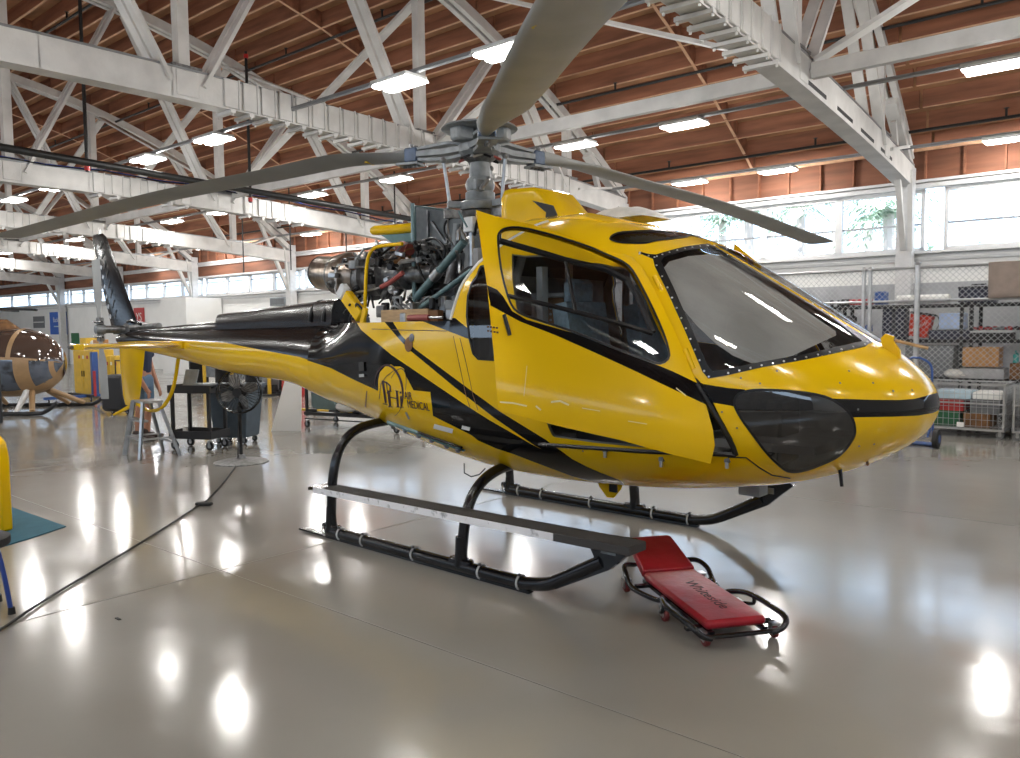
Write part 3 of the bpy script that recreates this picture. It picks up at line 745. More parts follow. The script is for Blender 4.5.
# ---- things under the belly
mb = MB(); foil(mb, [(.58, 1.40, 1.13, .12, 0), (.48, 1.36, 1.18, .09, 0), (.41, 1.30, 1.24, .04, 0)], 'yellow'); mb.box((1.33, -.055, .50), (.06, .02, .07), 'seal'); mb.build('belly_aerial', None, heli)
mb = MB(); mb.lathe([(0, .012), (.13, .010)], 'tube_black', (3.00, -.30, .885), (.12, 0, -1), 8); mb.lathe([(0, .008), (.06, .008)], 'brown', (3.11, -.22, .93), (.3, 0, -1), 8)
mb.tube([(.52, -.75, .68), (.55, -.78, .62), (.62, -.78, .60), (.68, -.76, .62), (.70, -.72, .66)], .005, 'seal', n=5); mb.build('belly_probe', None, heli)
mb = MB(); mb.box((2.36, .0, .615), (.14, .12, .08), 'panel_grey'); mb.build('belly_lamp', None, heli)
# wire cutter / pitot on the nose ridge
mb = MB(); T = Matrix.Translation((3.16, .02, 1.47)) @ Matrix.Rotation(pi/2, 4, 'X')
mb.prism([(-.07, 0), (.06, -.05), (.055, .03), (.015, .085), (.02, .11), (-.025, .125), (-.05, .10), (-.04, .05)], .02, 'yellow', T); mb.build('wire_cutter', None, heli)
mb = MB(); mb.tube([(3.16, .10, 1.555), (3.32, .16, 1.51)], .009, 'wood_block', n=8); mb.build('pitot_tube', None, heli)
mb = MB(); T = Matrix.Translation((1.93, .62, 2.13)) @ Matrix.Rotation(pi/2, 4, 'X')
mb.prism([(-.02, .02), (.18, -.10), (.19, -.07), (.07, .03), (-.01, .10)], .02, 'yellow', T); mb.build('roof_wire_cutter', None, heli)
# ---- badge on the flank
def flat_on(hit, px, code, size, name, s, m, scale=(1, 1), shear=0, par=None):
    r = hit(px, .004)
    if not r: return
    n = r[1]; xa = Vector((1, 0, 0)); xa = (xa-n*xa.dot(n)).normalized(); ya = n.cross(xa)
    Rm = Matrix((xa, ya, n)).transposed()
    o = text_obj(name, s, size, m, par or heli, r[0], (0, 0, 0), .0008, 'CENTER', scale); o.rotation_euler = Rm.to_euler(); return o
badge = bpy.data.objects.new('operator_badge', None); COL.objects.link(badge); badge.parent = heli
def el(cx, cy, rx, ry, a0, a1, n=24, rot=0):
    return [(cx+rx*cos(radians(a0+(a1-a0)*i/n))*cos(rot)-ry*sin(radians(a0+(a1-a0)*i/n))*sin(rot), cy+rx*cos(radians(a0+(a1-a0)*i/n))*sin(rot)+ry*sin(radians(a0+(a1-a0)*i/n))*cos(rot)) for i in range(n+1)]
mb = MB()
ribbon(mb, hitR, el(389, 391, 14, 26, -165, 78, rot=-.12), lambda t: .5+1.8*sin(pi*min(t*1.1, 1)), 'ink')
ribbon(mb, hitR, el(396, 392, 9, 24, -150, -10, rot=.25), lambda t: .4+.5*sin(pi*t), 'ink')
ribbon(mb, hitR, [(379.5, 399), (381, 384), (387, 376), (395, 370)], .6, 'ink')
mb.build('badge_ring', None, badge)
mb = MB()
for pl, w in (([(383, 381), (386, 403)], 2.2), ([(386.5, 383), (389.5, 404)], .8), ([(382, 381), (387, 382.5), (390.5, 386), (390.5, 391), (387, 393)], 1.6), ([(389, 391), (390.5, 406)], 2.0), ([(397, 391), (398.3, 406.5)], 2.0), ([(389.5, 397), (398, 398.5)], 1.0), ([(401.2, 396), (401.8, 406)], 1.8), ([(400.6, 391.5), (401, 393.5)], 1.8), ([(383, 403.5), (388, 404.5)], .9), ([(388.5, 406.3), (393, 406.8)], .8), ([(396.5, 406.8), (404, 407.2)], .8), ([(387.5, 390.5), (392, 391.3)], .8), ([(395.5, 390.5), (399, 391.3)], .8)): ribbon(mb, hitR, pl, w, 'ink')
mb.build('badge_letters', None, badge, props={'label': 'dark PHi monogram'})
flat_on(hitR, (408.5, 396), 0, .085, 'badge_text', 'AIR', 'ink', (.8, 1), par=badge)
flat_on(hitR, (418.5, 405.8), 0, .085, 'badge_text', 'MEDICAL', 'ink', (.8, 1), par=badge)
mb = MB()
for pl, w in (([(434, 426), (453, 431)], 4.5), ([(462, 427), (470, 429)], 3.5)): ribbon(mb, lambda q, o: hitR(q, o) or hitF(q, o), pl, w, 'paper')
mb.build('hull_placard', None, heli)
mb = MB(); ribbon(mb, hitR, [(406, 412), (409.5, 419)], 1.8, 'metal'); mb.build('panel_latch', None, heli); mb = MB(); ribbon(mb, hitR, [(365.6, 407), (367, 391)], 1.2, 'brown', .002); mb.build('hull_stencil', None, heli); mb = MB()
r = hitR((409, 344.5), .003)
if r: mb.lathe([(0, .055), (.004, .05)], 'brown', r[0], r[1], 20)
r = hitR((412, 338), .004)
if r: mb.lathe([(0, .032), (.004, .028)], 'dull_metal', r[0], r[1], 20)
mb.build('fuel_filler', None, heli)
mb = MB(); ribbon(mb, hitR, [(362.5, 362), (362.8, 371)], 5, 'dark', .012); ribbon(mb, hitR, [(362.8, 374), (363, 377)], 5, 'rivet', .012); mb.build('battery_vent', None, heli)
# ================================================================== rotor, mast, engine, interior
HZ = 3.09; AZ = 1.4099
mast = bpy.data.objects.new('rotor_mast', None); COL.objects.link(mast); mast.parent = heli
mb = MB(); mb.lathe([(0, .20), (.06, .20), (.12, .15), (.35, .13), (.42, .17), (.46, .17), (.5, .10), (.72, .085), (.78, .12), (.84, .12), (.86, .09), (1.02, .085), (1.2, .07)], 'hub_grey', (0, 0, 1.90), (0, 0, 1), 24)
mb.build('mast_housing', None, mast)
mb = MB(); mb.lathe([(0, .16), (.03, .175), (.055, .175), (.07, .15)], 'hub_grey', (0, 0, 2.60), (0, 0, 1), 24); mb.lathe([(0, .14), (.04, .165), (.07, .13)], 'dull_metal', (0, 0, 2.54), (0, 0, 1), 24)
for k in range(3):
    a = AZ+radians(35)+k*2*pi/3; d = Vector((cos(a), sin(a), 0)); mb.beam(Vector((0, 0, 2.64))+d*.12, Vector((0, 0, 2.64))+d*.27, .06, .05, 'hub_grey'); mb.beam(Vector((0, 0, 2.57))+d*.12, Vector((0, 0, 2.56))+d*.30, .05, .06, 'dull_metal')
mb.build('swash_plate', None, mast)
for k in range(3):
    a = AZ+radians(35)+k*2*pi/3; d = Vector((cos(a), sin(a), 0)); mb = MB(); mb.tube([Vector((0, 0, 2.64))+d*.25, Vector((0, 0, 3.0))+d*.30], .014, 'metal', n=8)
    for z, q in ((2.65, .25), (2.99, .30)): mb.sphere(Vector((0, 0, z))+d*q, .026, 'dull_metal', 8, 6)
    mb.build('pitch_link', None, mast)
mb = MB()
for k in range(3):
    mb = MB(); a = AZ+radians(100)+k*2*pi/3+.5; d = Vector((cos(a), sin(a), 0)); mb.tube([Vector((0, 0, 2.12))+d*.24, Vector((0, 0, 2.5))+d*.20], .03, 'hub_grey', n=10); mb.tube([Vector((0, 0, 2.0))+d*.28, Vector((0, 0, 2.2))+d*.23], .042, 'dull_metal', n=10); mb.build('servo_actuator', None, mast)
mb = MB(); mb.box((.10, -.12, 2.78), (.05, .10, .09), 'hub_grey', bev=.01); mb.tube([(.06, -.1, 2.76), (.16, -.16, 2.74), (.20, -.12, 2.80), (.15, -.06, 2.83)], .016, 'dull_metal'); mb.sphere((0, 0, 2.80), (.12, .12, .10), 'hub_grey'); mb.build('scissor_link', None, mast)
hub = bpy.data.objects.new('rotor_hub', None); COL.objects.link(hub); hub.parent = heli; hub.location = (0, 0, HZ)
mb = MB()
for k in range(3):
    a = AZ+k*2*pi/3; T = Matrix.Rotation(a, 4, 'Z')
    mb.prism([(0, -.13), (.16, -.10), (.30, -.055), (.55, -.06), (.58, 0), (.55, .06), (.30, .055), (.16, .10), (0, .13)], .045, 'hub_grey', T @ Matrix.Translation((0, 0, 0)))
mb.lathe([(-.09, .10), (-.03, .17), (.03, .17), (.05, .10)], 'hub_grey', (0, 0, 0), (0, 0, 1), 24)
mb.build('star_plate', None, hub)
mb = MB(); mb.lathe([(.145, .295), (.155, .31), (.17, .30), (.185, .24), (.19, .02)], 'hub_grey', n=40); mb.lathe([(.05, .06), (.16, .05)], 'hub_grey')
for k in range(3):
    a = AZ+radians(60)+k*2*pi/3; mb.box((.17*cos(a), .17*sin(a), .10), (.17, .13, .12), 'hub_grey', rot=Matrix.Rotation(a, 3, 'Z'), bev=.02)
mb.build('vibration_absorber', None, hub)
mb = MB(); mb.lathe([(-.13, .05), (-.08, .13), (-.05, .13)], 'dull_metal')
for k in range(8): a = 2*pi*k/8; mb.tube([(.10*cos(a), .10*sin(a), -.05), (.17*cos(a+.5), .17*sin(a+.5), -.09), (.12*cos(a+1), .12*sin(a+1), -.06)], .010, ('hose_red', 'seal', 'metal', 'seal')[k % 4])
mb.build('hub_fittings', None, hub)
for k in range(3):
    a = AZ+k*2*pi/3
    rb = bpy.data.objects.new('rotor_blade', None); COL.objects.link(rb); rb.parent = heli; rb.location = (0, 0, HZ); rb.rotation_euler[2] = a+(radians(-2.0) if k == 2 else 0)
    def zz(r):
        T_ = [(0, 0), (.6, .01), (1.3, -.005), (2, -.07), (3, -.145), (3.8, -.24), (4.6, -.35), (5.4, -.455)]
        for a, b in zip(T_, T_[1:]):
            if r <= b[0]: return a[1]+(b[1]-a[1])*(r-a[0])/(b[0]-a[0])
        return -.455
    mb = MB()   # sleeve: twin arms, blue-grey clamp
    for s_ in (-1, 1):
        mb.add(*(lambda P: (P, [(i, i+1, i+5, i+4) if i % 4 < 3 else (i, i-3, i+1, i+4) for i in range(0, 16)]+[(3, 2, 1, 0), (16, 17, 18, 19)]))([Vector((x, y, s_*z+dz)) for x, w, z in ((.14, .06, .045), (.24, .075, .062), (.36, .055, .058), (.46, .05, .05), (.66, .05, .035)) for y, dz in ((-w, -.012), (w, -.012), (w, .012), (-w, .012))]), 'hub_grey')
    mb.build('blade_sleeve', None, rb)
    mb = MB(); mb.box((.60, 0, -.005), (.12, .13, .12), 'hub_blue', bev=.012)
    for s_ in (-1, 1): mb.lathe([(-.075, .022), (.085, .022)], 'dull_metal', (.60, s_*.035, 0), (0, 0, 1), 10)
    for x in (.56, .60, .64, .68): mb.lathe([(-.10, .016), (-.07, .016)], 'dull_metal', (x, 0, 0), (0, 0, 1), 8)
    mb.box((.63, 0, -.075), (.20, .15, .02), 'hub_grey'); mb.build('blade_clamp', None, rb)
    mb = MB(); R = []
    for r, c, th in ((.66, .12, .09), (.76, .19, .075), (.90, .26, .06), (1.05, .31, .05), (1.16, .34, .042), (1.3, .35, .040), (2, .35, .038), (2.6, .35, .038), (3.2, .35, .036), (3.8, .35, .034), (4.4, .35, .032), (4.9, .35, .030), (5.2, .35, .028), (5.31, .33, .022), (5.345, .28, .012)):
        tw = radians(7-9*(r/5.345)); ring = []
        for j in range(18):
            q = 2*pi*j/18; u = .5*(1+cos(q)); t = th*.5*sin(q)*(1.6*sqrt(max(1-(u), 0.0))*.9+.25*(1-u)+.12)
            y = (u-.72)*c if r > 1.1 else (u-.5)*c       # leading edge towards -y (clockwise rotor): u=0 is the leading edge
            y = (u-.30)*c if r > 1.1 else (u-(.30+.2*(1.1-r)/.44))*c
            ring.append((r, y*cos(tw)-t*sin(tw), zz(r)+y*sin(tw)*1+t*cos(tw)))
        R.append(ring)
    mb.loft(R, 'blade'); bl = mb.build('blade_skin', None, rb)
    if k == 1: mb = MB(); mb.box((1.02, 0, zz(1.02)), (.025, .128, .072), mat('blade_yellow', (.75, .5, .02), .5) if 'blade_yellow' not in M else 'blade_yellow'); mb.build('blade_marking', None, rb)
    if k != 2: continue
    mb = MB(); x0, y0 = 3.22, -.02; tw = radians(7-9*(x0/5.345)); N = 28; vs = []
    for i in range(N):
        q = 2*pi*i/N
        for rr in (.038, .05): x = x0+rr*cos(q); y = y0+rr*sin(q); vs.append((x, y, zz(x)+y*sin(tw)-.0205))
    mb.add(vs, [(2*i, 2*i+1, (2*i+3) % (2*N), (2*i+2) % (2*N)) for i in range(N)], mat('marking_ring', (.62, .50, .08), .6) if 'marking_ring' not in M else 'marking_ring'); mb.build('blade_ring_mark', None, rb)
# ---- air intake hump on the roof
mb = MB(); R = []
for x, z, w in ((.42, 2.60, .20), (.425, 2.65, .215), (.45, 2.685, .22), (.50, 2.69, .22), (.74, 2.675, .22), (.79, 2.655, .22), (1.04, 2.39, .22), (1.10, 2.34, .215)):
    b = 2.24; R.append([(x, -1.02*w, b)]+[(x, w*c_, b+(z-b)*h) for c_, h in ((-1.0, .6), (-1, .90), (-.97, .965), (-.90, 1), (0, 1.01), (.90, 1), (.97, .965), (1, .90), (1.0, .6))]+[(x, 1.02*w, b)])
mb.loft(R, 'yellow'); ih = mb.build('air_intake', None, heli)
mb = MB(); T = Matrix.Translation((.84, -.222, 2.475)) @ Matrix.Rotation(pi/2, 4, 'X'); mb.prism([(-.10, .10), (.09, .045), (.13, -.03), (.02, -.05), (.03, .0)], .012, 'dark', T); mb.build('intake_vent', None, ih)
mb = MB(); mb.tube([(.42, -.20, 2.28), (.425, -.195, 2.52), (.45, -.15, 2.58), (.45, .15, 2.58), (.425, .195, 2.52), (.42, .20, 2.28)], .012, 'paper'); mb.build('intake_rim', None, ih)
mb = MB(); mb.loft([[(x, y*s_, z) for y, z in ((-.42, 2.2), (-.40, zt-.03), (-.3, zt), (.3, zt), (.40, zt-.03), (.42, 2.2))] for x, zt, s_ in ((.60, 2.35, .9), (.8, 2.43, 1), (1.3, 2.425, .95), (1.52, 2.36, .85))], 'yellow'); mb.build('roof_fairing', None, heli)
# ---- engine
eng = bpy.data.objects.new('engine', None); COL.objects.link(eng); eng.parent = heli; eng.location = (0, 0, 2.12)
mb = MB(); EO = Vector((-2.20, 0, .09)); ED = Vector((.66, 0, -.08))
mb.lathe([(.0, .150), (.02, .165), (.20, .17), (.33, .195), (.45, .228), (.58, .235), (.66, .21), (.70, .18)], 'exhaust_metal', EO, ED, 36, cap=False); mb.lathe([(.0, .165), (.4, .16), (.6, .05)], 'dark', EO, ED, 32, cap=False)
mb.lathe([(.30, .190), (.315, .198), (.33, .194)], 'dull_metal', EO, ED, 36, cap=False); mb.build('exhaust_duct', None, eng, fixn=False)
mb = MB(); mb.lathe([(-1.68, .17), (-1.64, .215), (-1.60, .215), (-1.59, .18), (-1.42, .165), (-1.41, .21), (-1.38, .21), (-1.37, .17), (-1.18, .17), (-1.17, .20), (-1.14, .20), (-1.12, .13), (-.95, .10), (-.94, .13), (-.90, .13), (-.88, .08), (-.55, .07)], 'dull_metal', (0, 0, 0), (1, 0, 0), 28); mb.build('engine_core', None, eng)
rnd = random.Random(3)
for i in range(95):
    mb = MB()
    x = rnd.uniform(-1.7, -.65); a = rnd.uniform(-2.9, .6); r0 = rnd.uniform(.19, .30); L = rnd.uniform(.04, .28); m = rnd.choice(['metal', 'dull_metal', 'seal', 'dull_metal', 'seal', 'brown', 'hub_grey', 'metal'])
    P = [Vector((x+L*t, (r0+.03*sin(5*t))*cos(a+(.9 if i % 2 else .1)*t*(i % 3)), (r0)*sin(a+(.9 if i % 2 else .1)*t*(i % 3))*-1)) for t in (0, .33, .66, 1)]
    mb.tube(P, rnd.choice([.005, .006, .008, .012, .018]), m, n=6)
    mb.build('fuel_line', None, eng)
for i in range(60):
    mb = MB()
    x = rnd.uniform(-1.65, -.5); a = rnd.uniform(-1.2, 3.4); r0 = rnd.uniform(.17, .27); m = rnd.choice(['metal', 'dull_metal', 'seal', 'hub_grey', 'seal', 'dull_metal', 'white_metal' if i % 6 == 0 else 'seal'])
    p = Vector((x, -r0*cos(a), r0*sin(a)))
    if rnd.random() < .5: mb.box(p, (rnd.uniform(.03, .11), rnd.uniform(.03, .07), rnd.uniform(.03, .09)), m, rot=Matrix.Rotation(rnd.uniform(-.5, .5), 3, 'Y'), bev=.006)
    else: mb.lathe([(0, .02), (.01, .03), (.05, .03), (.06, .015), (.09, .015)], m, p, (rnd.uniform(-1, 1), -cos(a), sin(a)), 10)
    mb.build('accessory', None, eng)
mb = MB(); mb.tube(spline([(-1.62, -.25, .08), (-1.60, -.27, -.12), (-1.5, -.27, -.15), (-1.1, -.27, -.13), (-.95, -.27, -.11)], 4), .010, 'metal'); mb.tube([(-.95, -.27, -.11), (-.85, -.26, -.08), (-.68, -.25, .0)], .022, 'hose_red'); mb.tube(spline([(-1.62, -.25, .08), (-1.55, -.26, .12), (-1.4, -.26, .12)], 3), .010, 'metal'); mb.build('oil_hose', None, eng)
mb = MB(); mb.lathe([(0, .075), (.12, .05)], mat('rust_red', (.16, .03, .02), .6), (-.86, -.1, .22), (1, -.1, -.1), 14); mb.build('intake_plug', None, eng)
for i in range(9):   # deck clutter: mounts, pumps, cables
    pass
for i in range(70):
    mb = MB()
    x = rnd.uniform(-1.45, .45); y = rnd.uniform(-.62, .1) if x > -.6 else rnd.uniform(-.42, .1); z = ZD+rnd.uniform(0, .16)-2.12; m = rnd.choice(['seal', 'dull_metal', 'metal', 'seal', 'dark', 'hub_grey', 'brown'])
    if i % 3: mb.box((x, y, z), (rnd.uniform(.03, .12), rnd.uniform(.03, .1), rnd.uniform(.03, .14)), m, bev=.008)
    else: mb.tube(spline([(x, y, z), (x+.07, y+rnd.uniform(-.1, .1), z+.10), (x+.16, y+rnd.uniform(-.1, .1), z+rnd.uniform(-.04, .1))], 4), .010, m)
    mb.build('deck_fitting', None, eng)
# black bundled hoses and transmission
mb = MB(); mb.box((-.05, 0, 1.86), (.5, .5, .30), 'seal', bev=.04); mb.lathe([(0, .25), (.2, .27), (.26, .2), (.3, .2)], 'hub_grey', (0, 0, 1.70), (0, 0, 1), 24)
for i in range(34):
    a = rnd.uniform(0, 2*pi); z = rnd.uniform(1.8, 2.45); r0 = rnd.uniform(.16, .30); m = rnd.choice(['seal', 'dull_metal', 'metal', 'seal', 'dark', 'teal_tube'])
    p = Vector((r0*cos(a), r0*sin(a), z)); mb.tube(spline([p, p+Vector((rnd.uniform(-.1, .1), rnd.uniform(-.1, .1), .1)), p+Vector((rnd.uniform(-.12, .12), rnd.uniform(-.1, .1), rnd.uniform(-.05, .25)))], 4), rnd.choice([.008, .012, .018]), m, n=6)
mb.build('transmission', None, heli)
mb = MB(); mb.sphere((.20, -.30, 1.93), (.15, .15, .20), 'dark'); mb.build('hydraulic_tank', None, heli)
mb = MB(); mb.box((.14, -.25, 2.45), (.11, .09, .12), 'white_metal', bev=.01); mb.tube([(.14, -.25, 2.40), (.14, -.25, 2.05)], .022, 'metal'); mb.tube([(.08, -.2, 2.40), (.08, -.2, 2.1)], .014, 'dull_metal'); mb.build('junction_box', None, heli)
# teal mounting struts
mb = MB(); mb.tube([at(404, 320, 'y', -.52), at(472, 270, 'y', -.46)], .021, 'teal_tube', n=10); mb.build('mount_strut', None, heli)
mb = MB(); A_ = at(417, 297, 'y', -.30); B_ = at(464, 242, 'y', -.30); mb.tube([A_, B_], .033, 'teal_tube', n=12); mb.lathe([(0, .042), (.10, .042)], 'metal', A_.lerp(B_, .35), B_-A_, 12); mb.build('mount_strut', None, heli)
mb = MB(); mb.tube([(-.80, -.02, 1.72), (-.80, -.02, 2.74)], .019, 'teal_tube', n=10); mb.build('mount_strut', None, heli)
mb = MB(); mb.box((-.30, -.55, ZD+.05), (.56, .06, .10), 'wood_block', rot=Matrix.Rotation(0, 3, 'Z')); mb.box((.03, -.55, ZD+.045), (.12, .055, .085), 'brown'); mb.build('wood_block', None, heli)
mb = MB(); mb.tube([(-.15, -.66, ZD+.03), (.06, -.64, ZD+.03)], .025, 'hose_red'); mb.tube([(.06, -.64, ZD+.03), (.2, -.63, ZD+.03)], .01, 'metal'); mb.build('deck_grip', None, heli)
# open cowlings
mb = MB(); T = Matrix.Translation((-.40, .32, 2.30)) @ Matrix.Rotation(pi/2, 4, 'X') @ Matrix.Rotation(0, 4, 'Z')
mb.prism([(-.74, -.62), (.45, -.62), (.45, .22), (-.08, .36), (-.74, .49)], .025, 'firewall', T)
for x in (-.55, -.3, -.05, .2): mb.box((x-.40, .30, 2.25), (.018, .03, .95), 'dull_metal')
mb.beam((-1.0, .295, 2.0), (-.45, .295, 2.62), .02, .02, 'dull_metal'); mb.beam((-.9, .295, 2.62), (-.3, .295, 1.95), .02, .02, 'dull_metal')
mb.tube([(-1.14, .31, 1.7), (-1.14, .31, 2.79), (-.48, .31, 2.66), (.05, .31, 2.52)], .016, 'teal_tube')
mb.build('cowling_panel', None, heli)
mb = MB(); R = []
Q = [at(378, 233, 'y', .45), at(417, 230, 'y', .45), at(417, 262, 'y', .45), at(398, 247, 'y', .45)]; mb.add(Q+[q+Vector((0, .03, 0)) for q in Q], [(0, 1, 2, 3), (7, 6, 5, 4), (0, 4, 5, 1), (1, 5, 6, 2), (2, 6, 7, 3), (3, 7, 4, 0)], 'teal')
mb.tube(spline([tuple(at(x, y, 'y', .46)) for x, y in ((372, 231.5), (376, 230.5), (395, 229.5), (416, 227.5))], 4), [.02, .035, .04, .045]+[.05]*9, 'yellow', n=10); mb.build('open_cowling', None, heli)
mb = MB(); mb.tube(spline([(-1.15, -.30, 1.70), (-1.13, -.30, 1.98), (-1.10, -.30, 2.22), (-1.03, -.30, 2.33), (-.90, -.30, 2.36), (-.65, -.28, 2.36)], 4), .016, 'yellow', n=10); mb.build('engine_hoop', None, heli)
T = Matrix.Translation(at(354, 306, 'y', -.32)) @ Matrix.Rotation(radians(42), 4, 'Y')
mb = MB(); mb.box((0, 0, 0), (.30, .08, .13), 'yellow', T=T, bev=.015); mb.box((-.20, 0, .0), (.10, .08, .13), 'white_metal', T=T, bev=.015); mb.build('cowling_catch', None, heli)
mb = MB(); mb.box((-.98, -.44, ZD+.06), (.06, .03, .15), 'yellow', rot=Matrix.Rotation(.35, 3, 'Y'), bev=.008); mb.build('cowling_catch', None, heli)
# black cable loops
mb = MB(); mb.tube(spline([(-.52, -.1, 1.98), (-.66, -.1, 2.20), (-.62, -.1, 2.36), (-.45, -.1, 2.40), (-.32, -.1, 2.30), (-.38, -.1, 2.15), (-.48, -.1, 2.02)], 5), .012, 'seal'); mb.tube(spline([(-.10, -.1, 2.56), (-.26, -.12, 2.54), (-.30, -.12, 2.45), (-.22, -.12, 2.34), (-.1, -.12, 2.26)], 5), .010, 'seal'); mb.tube(spline([(.1, .0, 2.60), (-.1, .1, 2.66), (-.3, .2, 2.50)], 5), .012, 'seal')
mb.build('cable_loom', None, heli)
# cloth on the far roof
mb = MB(); rr = random.Random(5); V = []; nx, ny = 14, 8
for i in range(nx):
    for j in range(ny):
        x = .88+.60*i/(nx-1); y = .10+.42*j/(ny-1); h = sqrt(max(0, sin(pi*i/(nx-1)))*max(0, sin(pi*j/(ny-1)))); V.append((x, y, 2.43+.11*h+rr.uniform(-.012, .012)*h))
mb.add(V, [(i*ny+j, (i+1)*ny+j, (i+1)*ny+j+1, i*ny+j+1) for i in range(nx-1) for j in range(ny-1)], 'white_cloth', True)
cl = mb.build('cloth_bag', None, None); cl.modifiers.new('s', 'SUBSURF').render_levels = 1; tag(cl, 'crumpled white cloth lying on the yellow helicopter roof behind the air intake', 'cloth')
# ---- interior
cab = bpy.data.objects.new('cabin_interior', None); COL.objects.link(cab); cab.parent = heli
mb = MB(); mb.box((1.35, 0, .86), (1.9, 1.42, .05), 'interior'); mb.box((.66, 0, 1.5), (.05, 1.5, 1.4), 'interior'); mb.box((2.6, 0, .95), (.6, .8, .05), 'interior'); mb.build('cabin_floor', None, cab)
for y in (-.42, .42):
    mb = MB(); mb.box((1.62, y, 1.05), (.46, .44, .14), 'seat_fabric', bev=.05); mb.box((1.36, y, 1.45), (.12, .44, .72), 'seat_fabric', rot=Matrix.Rotation(-.15, 3, 'Y'), bev=.05); mb.box((1.30, y, 1.88), (.09, .26, .18), 'seat_fabric', bev=.03); mb.box((1.62, y, .9), (.4, .38, .16), 'dark'); mb.build('pilot_seat', None, cab)
c_ = at(556, 320, 'y', -.45); T = Matrix.Translation(c_) @ Matrix.Rotation(radians(35), 4, 'Z'); mb = MB(); mb.box((0, 0, 0), (.26, .06, .30), 'brown', T=T, bev=.01)
mb.box((-.15, 0, 0), (.03, .08, .34), 'panel_grey', T=T, bev=.008); mb.box((.15, 0, 0), (.03, .08, .34), 'panel_grey', T=T, bev=.008); mb.box((0, 0, .17), (.33, .08, .03), 'panel_grey', T=T, bev=.008)
for i in range(7):
    for j in range(6): mb.lathe([(0, .010), (.004, .010)], 'panel_grey', T @ Vector((-.105+.035*i, -.031, -.12+.04*j)), T.to_3x3() @ Vector((0, -1, 0)), 6)
mb.box(tuple(at(520, 307, 'y', -.4)), (.22, .2, .10), 'panel_grey', bev=.02); mb.box(tuple(at(483, 345, 'y', -.62)), (.2, .1, .22), mat('reflection_blue', (.35, .45, .62), .8), bev=.04); mb.build('medical_rack_and_reflection', None, cab)  # pale blue box stands in for the bluish reflection in the rear side window
mb = MB(); mb.box((2.45, 0, 1.28), (.16, .66, .30), 'dark', rot=Matrix.Rotation(.2, 3, 'Y'), bev=.03); mb.box((2.45, 0, 1.0), (.3, .3, .4), 'dark', bev=.02)
mb.box((2.34, -.52, 1.33), (.10, .09, .02), 'paper'); mb.box((2.40, -.60, 1.30), (.05, .12, .05), 'hose_red', bev=.01); mb.build('instrument_panel', None, cab)
mb = MB(); mb.tube([(2.0, -.42, .85), (2.02, -.42, 1.1), (1.95, -.42, 1.3)], .014, 'seal'); mb.tube([(.9, 0, .8), (.9, 0, 2.3)], .03, 'panel_grey'); mb.box((1.15, -.62, 1.45), (.05, .06, 1.2), 'panel_grey'); mb.build('control_stick', None, cab)
mb = MB()
for s_ in (-1, 1): mb.tube([(.9, s_*.72, .82), (.9, s_*.75, 1.6), (1.0, s_*.62, 2.2)], .03, 'interior')
mb.build('door_pillar', None, cab)
# ================================================================== the hangar (x along the window wall, y across, turned by HA)
HR = Matrix.Rotation(HA, 4, 'Z')
YB, YF, XL, XR = 11.15, -10.6, -48.0, 13.2
ZA, KA, YC = 8.22, .0318, .4
def zr(y): return ZA-KA*(y-YC)**2           # underside of the joists
def zch(y): return 4.47-.0038*(y-YC)**2      # underside of the truss bottom chord
def hbuild(mb, name, m=None, parent=None, **k):
    o = mb.build(name, m, parent, **k)
    if parent is None: o.rotation_euler[2] = HA
    return o
def struct(mb, name, m=None):
    o = hbuild(mb, name, m); o['kind'] = 'structure'; return o
# floor
def floor_mat():
    m = bpy.data.materials.new('epoxy_floor'); m.use_nodes = True; nt = m.node_tree; b = nt.nodes['Principled BSDF']; L = nt.links.new
    tc = nt.nodes.new('ShaderNodeTexCoord'); n = nt.nodes.new('ShaderNodeTexNoise'); n.inputs['Scale'].default_value = .45; n.inputs['Detail'].default_value = 6; L(tc.outputs['Object'], n.inputs['Vector'])
    r = nt.nodes.new('ShaderNodeValToRGB'); r.color_ramp.elements[0].position = .3; r.color_ramp.elements[1].position = .7
    r.color_ramp.elements[0].color = (.245, .232, .206, 1); r.color_ramp.elements[1].color = (.29, .275, .247, 1); L(n.outputs['Fac'], r.inputs[0]); L(r.outputs[0], b.inputs['Base Color'])
    n2 = nt.nodes.new('ShaderNodeTexNoise'); n2.inputs['Scale'].default_value = 1.3; n2.inputs['Detail'].default_value = 8; n2.inputs['Roughness'].default_value = .65; L(tc.outputs['Object'], n2.inputs['Vector'])
    mr = nt.nodes.new('ShaderNodeMapRange'); mr.inputs['From Min'].default_value = .35; mr.inputs['From Max'].default_value = .7; mr.inputs['To Min'].default_value = .09; mr.inputs['To Max'].default_value = .20; L(n2.outputs['Fac'], mr.inputs[0]); L(mr.outputs[0], b.inputs['Roughness'])
    n3 = nt.nodes.new('ShaderNodeTexNoise'); n3.inputs['Scale'].default_value = 9; n3.inputs['Detail'].default_value = 2; L(tc.outputs['Object'], n3.inputs['Vector'])
    bp = nt.nodes.new('ShaderNodeBump'); bp.inputs['Strength'].default_value = .12; bp.inputs['Distance'].default_value = .006; L(n3.outputs['Fac'], bp.inputs['Height']); L(bp.outputs[0], b.inputs['Normal'])
    b.inputs['Specular IOR Level'].default_value = .55
    M['floor'] = m
floor_mat()
mb = MB(); mb.box(((XL+XR)/2, 0, -.1), (XR-XL+30, 44, .2), 'floor'); struct(mb, 'floor')
mb = MB()
for y in (-2.05, 2.65, 7.35): mb.box(((XL+XR)/2, y, .0005), (XR-XL, .006, .003), mat('floor_joint', (.20, .19, .17), .4) if 'floor_joint' not in M else 'floor_joint')
